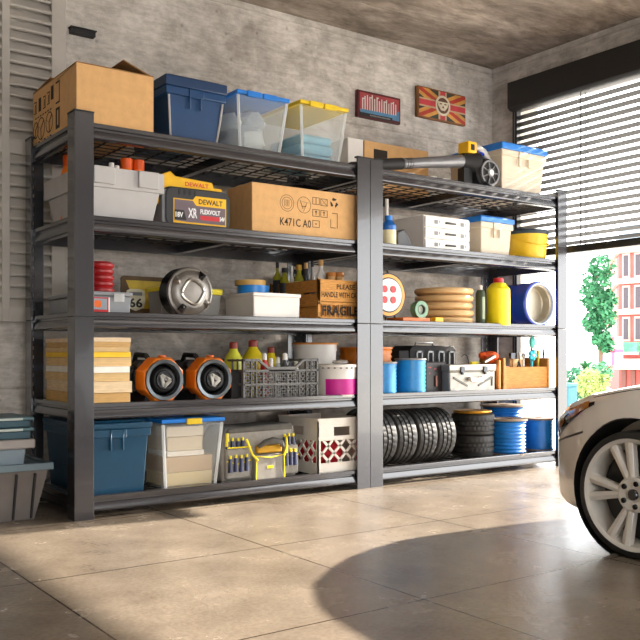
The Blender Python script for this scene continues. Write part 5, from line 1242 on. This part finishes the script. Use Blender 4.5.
# wheels
def wheel(hy, side):
    x = side*.672; w_ = P('tyre', tyre_b(WR, .17, 96, .86).xf(Matrix.Translation((x-side*.075, -hy, WR)) @ Matrix.Rotation(PI/2, 4, 'Y')), rubber, car, ang=25)
    rimm = mat('alloy_rim', '#dcd6cc', .3, .2, .05)
    def X(q): return x+side*q
    c = (x, -hy, WR); q = WR*.875
    b = B(); M = Matrix.Translation((x, -hy, WR)) @ Matrix.Rotation(side*PI/2, 4, 'Y')
    b.nocap = True
    b.lathe([(q*.80, -.14), (q*.88, -.13), (q*.90, -.03), (q*.93, .0), (q*1.0, .008), (q*1.02, .0), (q*1.0, -.02), (q*.98, -.14), (q*.80, -.14)], n=64); b.xf(M); P('rim', b, rimm, w_)
    b = B()
    for k in range(5):
        for e in (-1, 1):
            a = 2*PI*k/5+.28+e*.15; a2 = 2*PI*k/5+.28+e*.185
            p0 = Vector((q*.24*math.cos(a), q*.24*math.sin(a), -.010)); p1 = Vector((q*.93*math.cos(a2), q*.93*math.sin(a2), -.004))
            d = (p1-p0).normalized(); n_ = Vector((-d.y, d.x, 0))
            v = [p0+n_*.013, p0-n_*.013, p1-n_*.019, p1+n_*.019]; lo = [p-Vector((0,0,.03)) for p in v]; mid = [(v[0]+v[1])/2+Vector((0,0,.006)), (v[2]+v[3])/2+Vector((0,0,.006))]
            b.add(v+lo+mid, [(0,8,9,3),(8,1,2,9),(0,4,5,1,8),(1,5,6,2),(2,6,7,3,9),(3,7,4,0),(4,7,6,5)])
        a = 2*PI*k/5+.28
        for e in (1,):
            pA = [(q*.90*math.cos(a-.12), q*.90*math.sin(a-.12)), (q*.90*math.cos(a+.12), q*.90*math.sin(a+.12)), (q*.52*math.cos(a), q*.52*math.sin(a))]
            pB = [(q*.24*math.cos(a-.15), q*.24*math.sin(a-.15)), (q*.40*math.cos(a), q*.40*math.sin(a)), (q*.24*math.cos(a+.15), q*.24*math.sin(a+.15))]
            b.prism(pB, 'z', -.035, -.008)
    b.xf(M); P('spokes', b, rimm, w_, .002)
    b = B().lathe([(q*.32, -.05), (q*.32, -.006), (q*.28, -.001), (q*.15, -.006), (q*.145, -.010), (0, -.010)], n=40).xf(M); P('hub', b, rimm, w_)
    b = B().lathe([(q*.10, -.012), (q*.10, -.002), (q*.085, .002), (0, .002)], n=24).xf(M); P('hub_cap', b, dchrome, w_)
    b = B()
    for k in range(5):
        a = 2*PI*k/5+.9; b.lathe([(q*.05, -.006), (q*.05, .002), (q*.03, .004), (q*.03, -.002), (0, -.002)], (q*.215*math.cos(a), q*.215*math.sin(a), 0), 'z', 10)
    b.xf(M); PS('lug_nut', b, dchrome, w_)
    b = B().cyl((0, 0, -.10), q*.86, .012, n=40).cyl((0,0,-.088), q*.62, .01, n=40).xf(M); P('brake_disc', b, mat('brake_grey', '#3c3a38', .4, .5), w_)
wheel(HUB, -1); wheel(HUB, 1); wheel(2.72, -1); wheel(2.72, 1)
P('underbody', B().box(-.60, .60, -3.3, -.2, .16, .30), matte_black, car) if False else None

# ================================================================== outside
GZ = -1.2
def street_mat():
    return mat('pale_street', '#d9d4cc', .9, 0, .06, .6)
b = B(); b.add([(XW+.25, -8, -.001), (XW+.25, 9, -.001), (9, 9, GZ), (9, -8, GZ), (140, -60, GZ), (140, 140, GZ), (9, 140, GZ), (9, -60, GZ)], [(0,3,2,1), (4,5,6,2,3,7)])
ST('street_ground', b, street_mat())
brick = mat('pink_brick', '#a8524b', .85, 0, .12, 3); stone = mat('pale_stone', '#cf9f94', .8, 0, .06, 3); wing = mat('dark_pane', '#3a3036', .15); slate = mat('slate_roof', '#7f8a94', .7)
A0 = Vector((*fp(606, 56), 0)); A1 = Vector((*fp(619, 43), 0)); A2 = Vector((*fp(700, 40), 0))
bld = T('brick_building', 'pink brick terrace with balconies across the street', 'building', (A1.x, A1.y, GZ))
TOP = 7.4
def seg(p, q, dep, z0, z1, off=0):
    d = (q-p).normalized(); n = Vector((d.y, -d.x, 0));
    if n.dot(Vector((CX, CY, 0))-p) < 0: n = -n
    o = Vector((A1.x, A1.y, 0)); b = B(); a, c = p-o+n*off, q-o+n*off
    vs = [a-n*dep, c-n*dep, c, a]; return b.add([(*v.xy, z0) for v in vs]+[(*v.xy, z1) for v in vs], [(0,3,2,1),(4,5,6,7),(0,1,5,4),(1,2,6,5),(2,3,7,6),(3,0,4,7)])
def sub(p, q, a, c): return p+(q-p)*a, p+(q-p)*c
P('wall', seg(A0, A1, 5, 0, TOP), brick, bld); P('wall', seg(A1, A2, 6, 0, TOP), brick, bld)
P('roof', seg(A0, A1, 4.6, TOP, TOP+.5), slate, bld); P('roof', seg(A1, A2, 5.4, TOP, TOP+.9), slate, bld)
for z in (3.9, 5.4, 6.9):
    P('cornice', seg(A0, A1, .3, z, z+.22, .18), stone, bld); P('cornice', seg(A1, A2, .3, z, z+.25, .25), stone, bld)
for fl, z in enumerate((2.6, 4.12, 5.68)):
    for k in range(6):
        u = .06+.155*k; f = P('window', seg(*sub(A0, A1, u, u+.09), .2, z, z+1.15, .06), stone, bld); P('pane', seg(*sub(A0, A1, u+.02, u+.07), .1, z+.12, z+1.05, .08), wing, f)
    for k in range(6):
        u = .05+.155*k; f = P('window', seg(*sub(A1, A2, u, u+.10), .2, z, z+1.2, .06), stone, bld); P('pane', seg(*sub(A1, A2, u+.02, u+.08), .1, z+.1, z+1.1, .09), wing, f)
bal = P('balcony', seg(*sub(A1, A2, .0, .33), .2, 1.95, 2.08, .7), stone, bld)
P('balcony_planting', seg(*sub(A1, A2, .0, .33), .25, 2.08, 2.55, .7), mat('hedge_green', '#4f8f70', .8, 0, .4, 6), bal)
P('awning', seg(*sub(A1, A2, .02, .5), .5, 1.25, 1.75, .6), mat('cream_awning', '#eadfc6', .7), bld)
for u in (.04, .16, .28): P('shop_door', seg(*sub(A1, A2, u, u+.06), .1, 0, 1.2, .08), mat('brown_door', '#6d4238', .6), bld)
# flag on the building
pf = fp(612.5, 41.5)
r = T('flag', 'faded red, white and blue flag hanging on the brick building', 'flag', (pf[0], pf[1], fz(365, *pf)))
ang = math.atan2(RT[1], RT[0]); M = Matrix.Rotation(ang, 4, 'Z')
def cloth(z, y, m, nm, polys):
    b = B()
    for p in polys: b.prism(p, 'y', y-.02, y)
    P(nm, b.xf(M), m, r)
fw, fh = 1.0, 1.35
cloth(0, 0, mat('flag_blue', '#8a8fc0', .7), 'field', [[(-fw/2, 0), (fw/2, 0), (fw/2, fh), (-fw/2, fh)]])
cloth(0, -.03, mat('flag_white', '#efe6e6', .7), 'white_cross', [[(-fw/2, fh*.38), (fw/2, fh*.38), (fw/2, fh*.62), (-fw/2, fh*.62)], [(-.14, 0), (.14, 0), (.14, fh), (-.14, fh)]])
cloth(0, -.06, mat('flag_red', '#cf5a78', .7), 'red_cross', [[(-fw/2, fh*.44), (fw/2, fh*.44), (fw/2, fh*.56), (-fw/2, fh*.56)], [(-.08, 0), (.08, 0), (.08, fh), (-.08, fh)]])
P('pole', B().tube([(-fw/2-.05, 0, -.3), (-fw/2-.05, 0, fh+.1)], .03, 6).xf(M), stone, r)
# trees
def leaves(b, c, R, n, sz, seed, mi=1):
    r_ = random.Random(seed)
    for _ in range(n):
        while True:
            p = Vector((r_.uniform(-1, 1), r_.uniform(-1, 1), r_.uniform(-1, 1)))
            if .25 < p.length < 1: break
        p = Vector((c[0]+p.x*R[0], c[1]+p.y*R[1], c[2]+p.z*R[2]))
        u = Vector((r_.gauss(0, 1), r_.gauss(0, 1), r_.gauss(0, 1))).normalized(); v = u.cross(Vector((r_.gauss(0, 1), r_.gauss(0, 1), r_.gauss(0, 1)))).normalized(); s = sz*r_.uniform(.6, 1.3)
        o = len(b.v); b.v += [p-u*s, p+v*s*.5, p+u*s, p-v*s*.5]; b.f.append([o, o+1, o+2, o+3]); b.m.append(0)
lf = mat('leaf_green', '#2f7048', .7, 0, .3, 3); lf2 = mat('palm_green', '#356f45', .7, 0, .35, 3); bark = mat('bark', '#6b5642', .9)
pt = fp(599, 32); r = T('street_tree', 'tall slim green tree beside the pink brick building', 'tree', (*pt, GZ))
def zz_(py): return fz(py, *pt)-GZ
P('trunk', B().tube([(0, 0, 0), (.1, 0, 2.2), (0, .1, zz_(275))], [.14, .1, .03], 8), bark, r)
b = B(); k = 0
for px, py, R in ((602, 268, .5), (597, 280, .55), (592, 296, .5), (598, 305, .55), (604, 318, .45), (594, 322, .4), (601, 338, .35), (606, 300, .4), (606, 345, .3)):
    p = fp(px, 32); leaves(b, (p[0]-pt[0], p[1]-pt[1], zz_(py)), (R, R, R), 330, .10, 31+k); k += 1
P('crown', b, lf, r)
pt = fp(586, 26)
r = T('palm_shrub', 'bushy palm growing in front of the white sky beyond the opening', 'palm', (*pt, GZ))
P('trunk', B().tube([(0,0,0), (0,0,fz(372, *pt)-GZ)], [.12,.09], 8), bark, r)
b = B(); top = fz(370, *pt)-GZ; q = random.Random(3)
for k in range(46):
    a = q.uniform(0, 2*PI); e = q.uniform(-.1, 1.2); L_ = q.uniform(.35, .62); pts = []
    for i in range(6):
        t = i/5; pts.append(Vector((L_*t*math.cos(a)*math.cos(e), L_*t*math.sin(a)*math.cos(e), top+L_*t*math.sin(e)-.35*t*t*L_)))
    for i in range(5):
        d = (pts[i+1]-pts[i]).normalized(); n_ = d.cross(Vector((0,0,1))).normalized()*(.055*(1-.8*abs(i/5-.35)))
        o = len(b.v); b.v += [pts[i]-n_, pts[i]+n_, pts[i+1]+n_*.9, pts[i+1]-n_*.9]; b.f.append([o, o+1, o+2, o+3]); b.m.append(0)
P('fronds', b, lf2, r)
for px, py, R, z_, lab, m_, s in ((577, 381, .45, 24, 'dark green bush left of the palm beyond the opening', mat('bush_green', '#2f6a4c', .8, 0, .3, 3), 70), (592, 384, .42, 22, 'pale yellow green bush in front of the palm', mat('bush_lime', '#93a35c', .8, 0, .25, 3), 71), (601, 372, .4, 30, 'green bush at the foot of the tall tree', mat('bush_mid', '#4c855f', .8, 0, .3, 3), 72)):
    p = fp(px, z_); zt_ = fz(py, *p)-GZ; b = B(); leaves(b, (0, 0, zt_), (R, R, R*.9), 420, .08, s); leaves(b, (0, 0, zt_*.5), (R*.8, R*.8, zt_*.5), 260, .08, s+9)
    S('bush', lab, 'bush', b, m_, (*p, GZ))
# street bin
pt = fp(567, 16); zt_ = fz(383, *pt)
r = T('street_bin', 'dark teal street bin standing outside beyond the end post', 'bin', (*pt, GZ))
P('body', B().box(-.13, .13, -.13, .13, 0, zt_-GZ-.06, t=.01), mat('bin_teal', '#1f5a66', .5), r, .01); P('lid', B().box(-.14, .14, -.14, .14, zt_-GZ-.06, zt_-GZ), mat('bin_lid', '#2f7480', .5), r, .01)
# pale car parked outside: the same kind of car
pt = fp(604, 19)
c2 = car.copy(); COL.objects.link(c2); c2.location = (*pt, GZ); c2.scale = (1.35, 1.35, 1.35); c2.rotation_euler = (0, 0, math.radians(35)); c2['label'] = 'pale car parked outside on the street in front of the bushes'
for ch in list(car.children):
    c = ch.copy(); COL.objects.link(c); c.parent = c2
    for g in list(ch.children):
        d_ = g.copy(); COL.objects.link(d_); d_.parent = c

# ================================================================== light
wd_ = bpy.data.worlds.new('sky'); SC.world = wd_; wd_.use_nodes = True
bg = wd_.node_tree.nodes['Background']; bg.inputs[0].default_value = (.97, .985, 1, 1); bg.inputs[1].default_value = 4.0
su = bpy.data.lights.new('sun', 'SUN'); su.energy = 12.5; su.angle = math.radians(.9); su.color = (1, .90, .78)
so = bpy.data.objects.new('sun', su); COL.objects.link(so); so.location = (9, -2, 6)
so.rotation_euler = Vector((-1, .125, -.48)).to_track_quat('-Z', 'Y').to_euler()
for nm, loc, sx, sy, e in (('fill_light', (-.6, -3.4, CEIL-.06), 2.2, .8, 8), ('fill_light', (2.2, -3.4, CEIL-.06), 2.2, .8, 8)):  # unseen area fills added under the ceiling to brighten the room
    l = bpy.data.lights.new(nm, 'AREA'); l.shape = 'RECTANGLE'; l.size, l.size_y = sx, sy; l.energy = e; l.color = (1, .97, .93)
    o = bpy.data.objects.new(nm, l); COL.objects.link(o); o.location = loc
# ================================================================== camera
cam = bpy.data.cameras.new('camera'); cam.sensor_width = 36; cam.lens = F/640*36; cam.shift_y = (HZ-320)/640; cam.clip_start = .05; cam.clip_end = 400
co = bpy.data.objects.new('camera', cam); COL.objects.link(co); co.location = (CX, CY, EZ); co.rotation_euler = (PI/2, 0, -math.atan2(FW[0], FW[1])); SC.camera = co
SC.view_settings.view_transform = 'Standard'; SC.view_settings.look = 'None'; SC.view_settings.gamma = 1; SC.view_settings.use_curve_mapping = False
SC.view_settings.exposure = 0.62
SC.cycles.use_denoising = True; SC.cycles.max_bounces = 10; SC.cycles.transparent_max_bounces = 12; SC.cycles.sample_clamp_indirect = 6
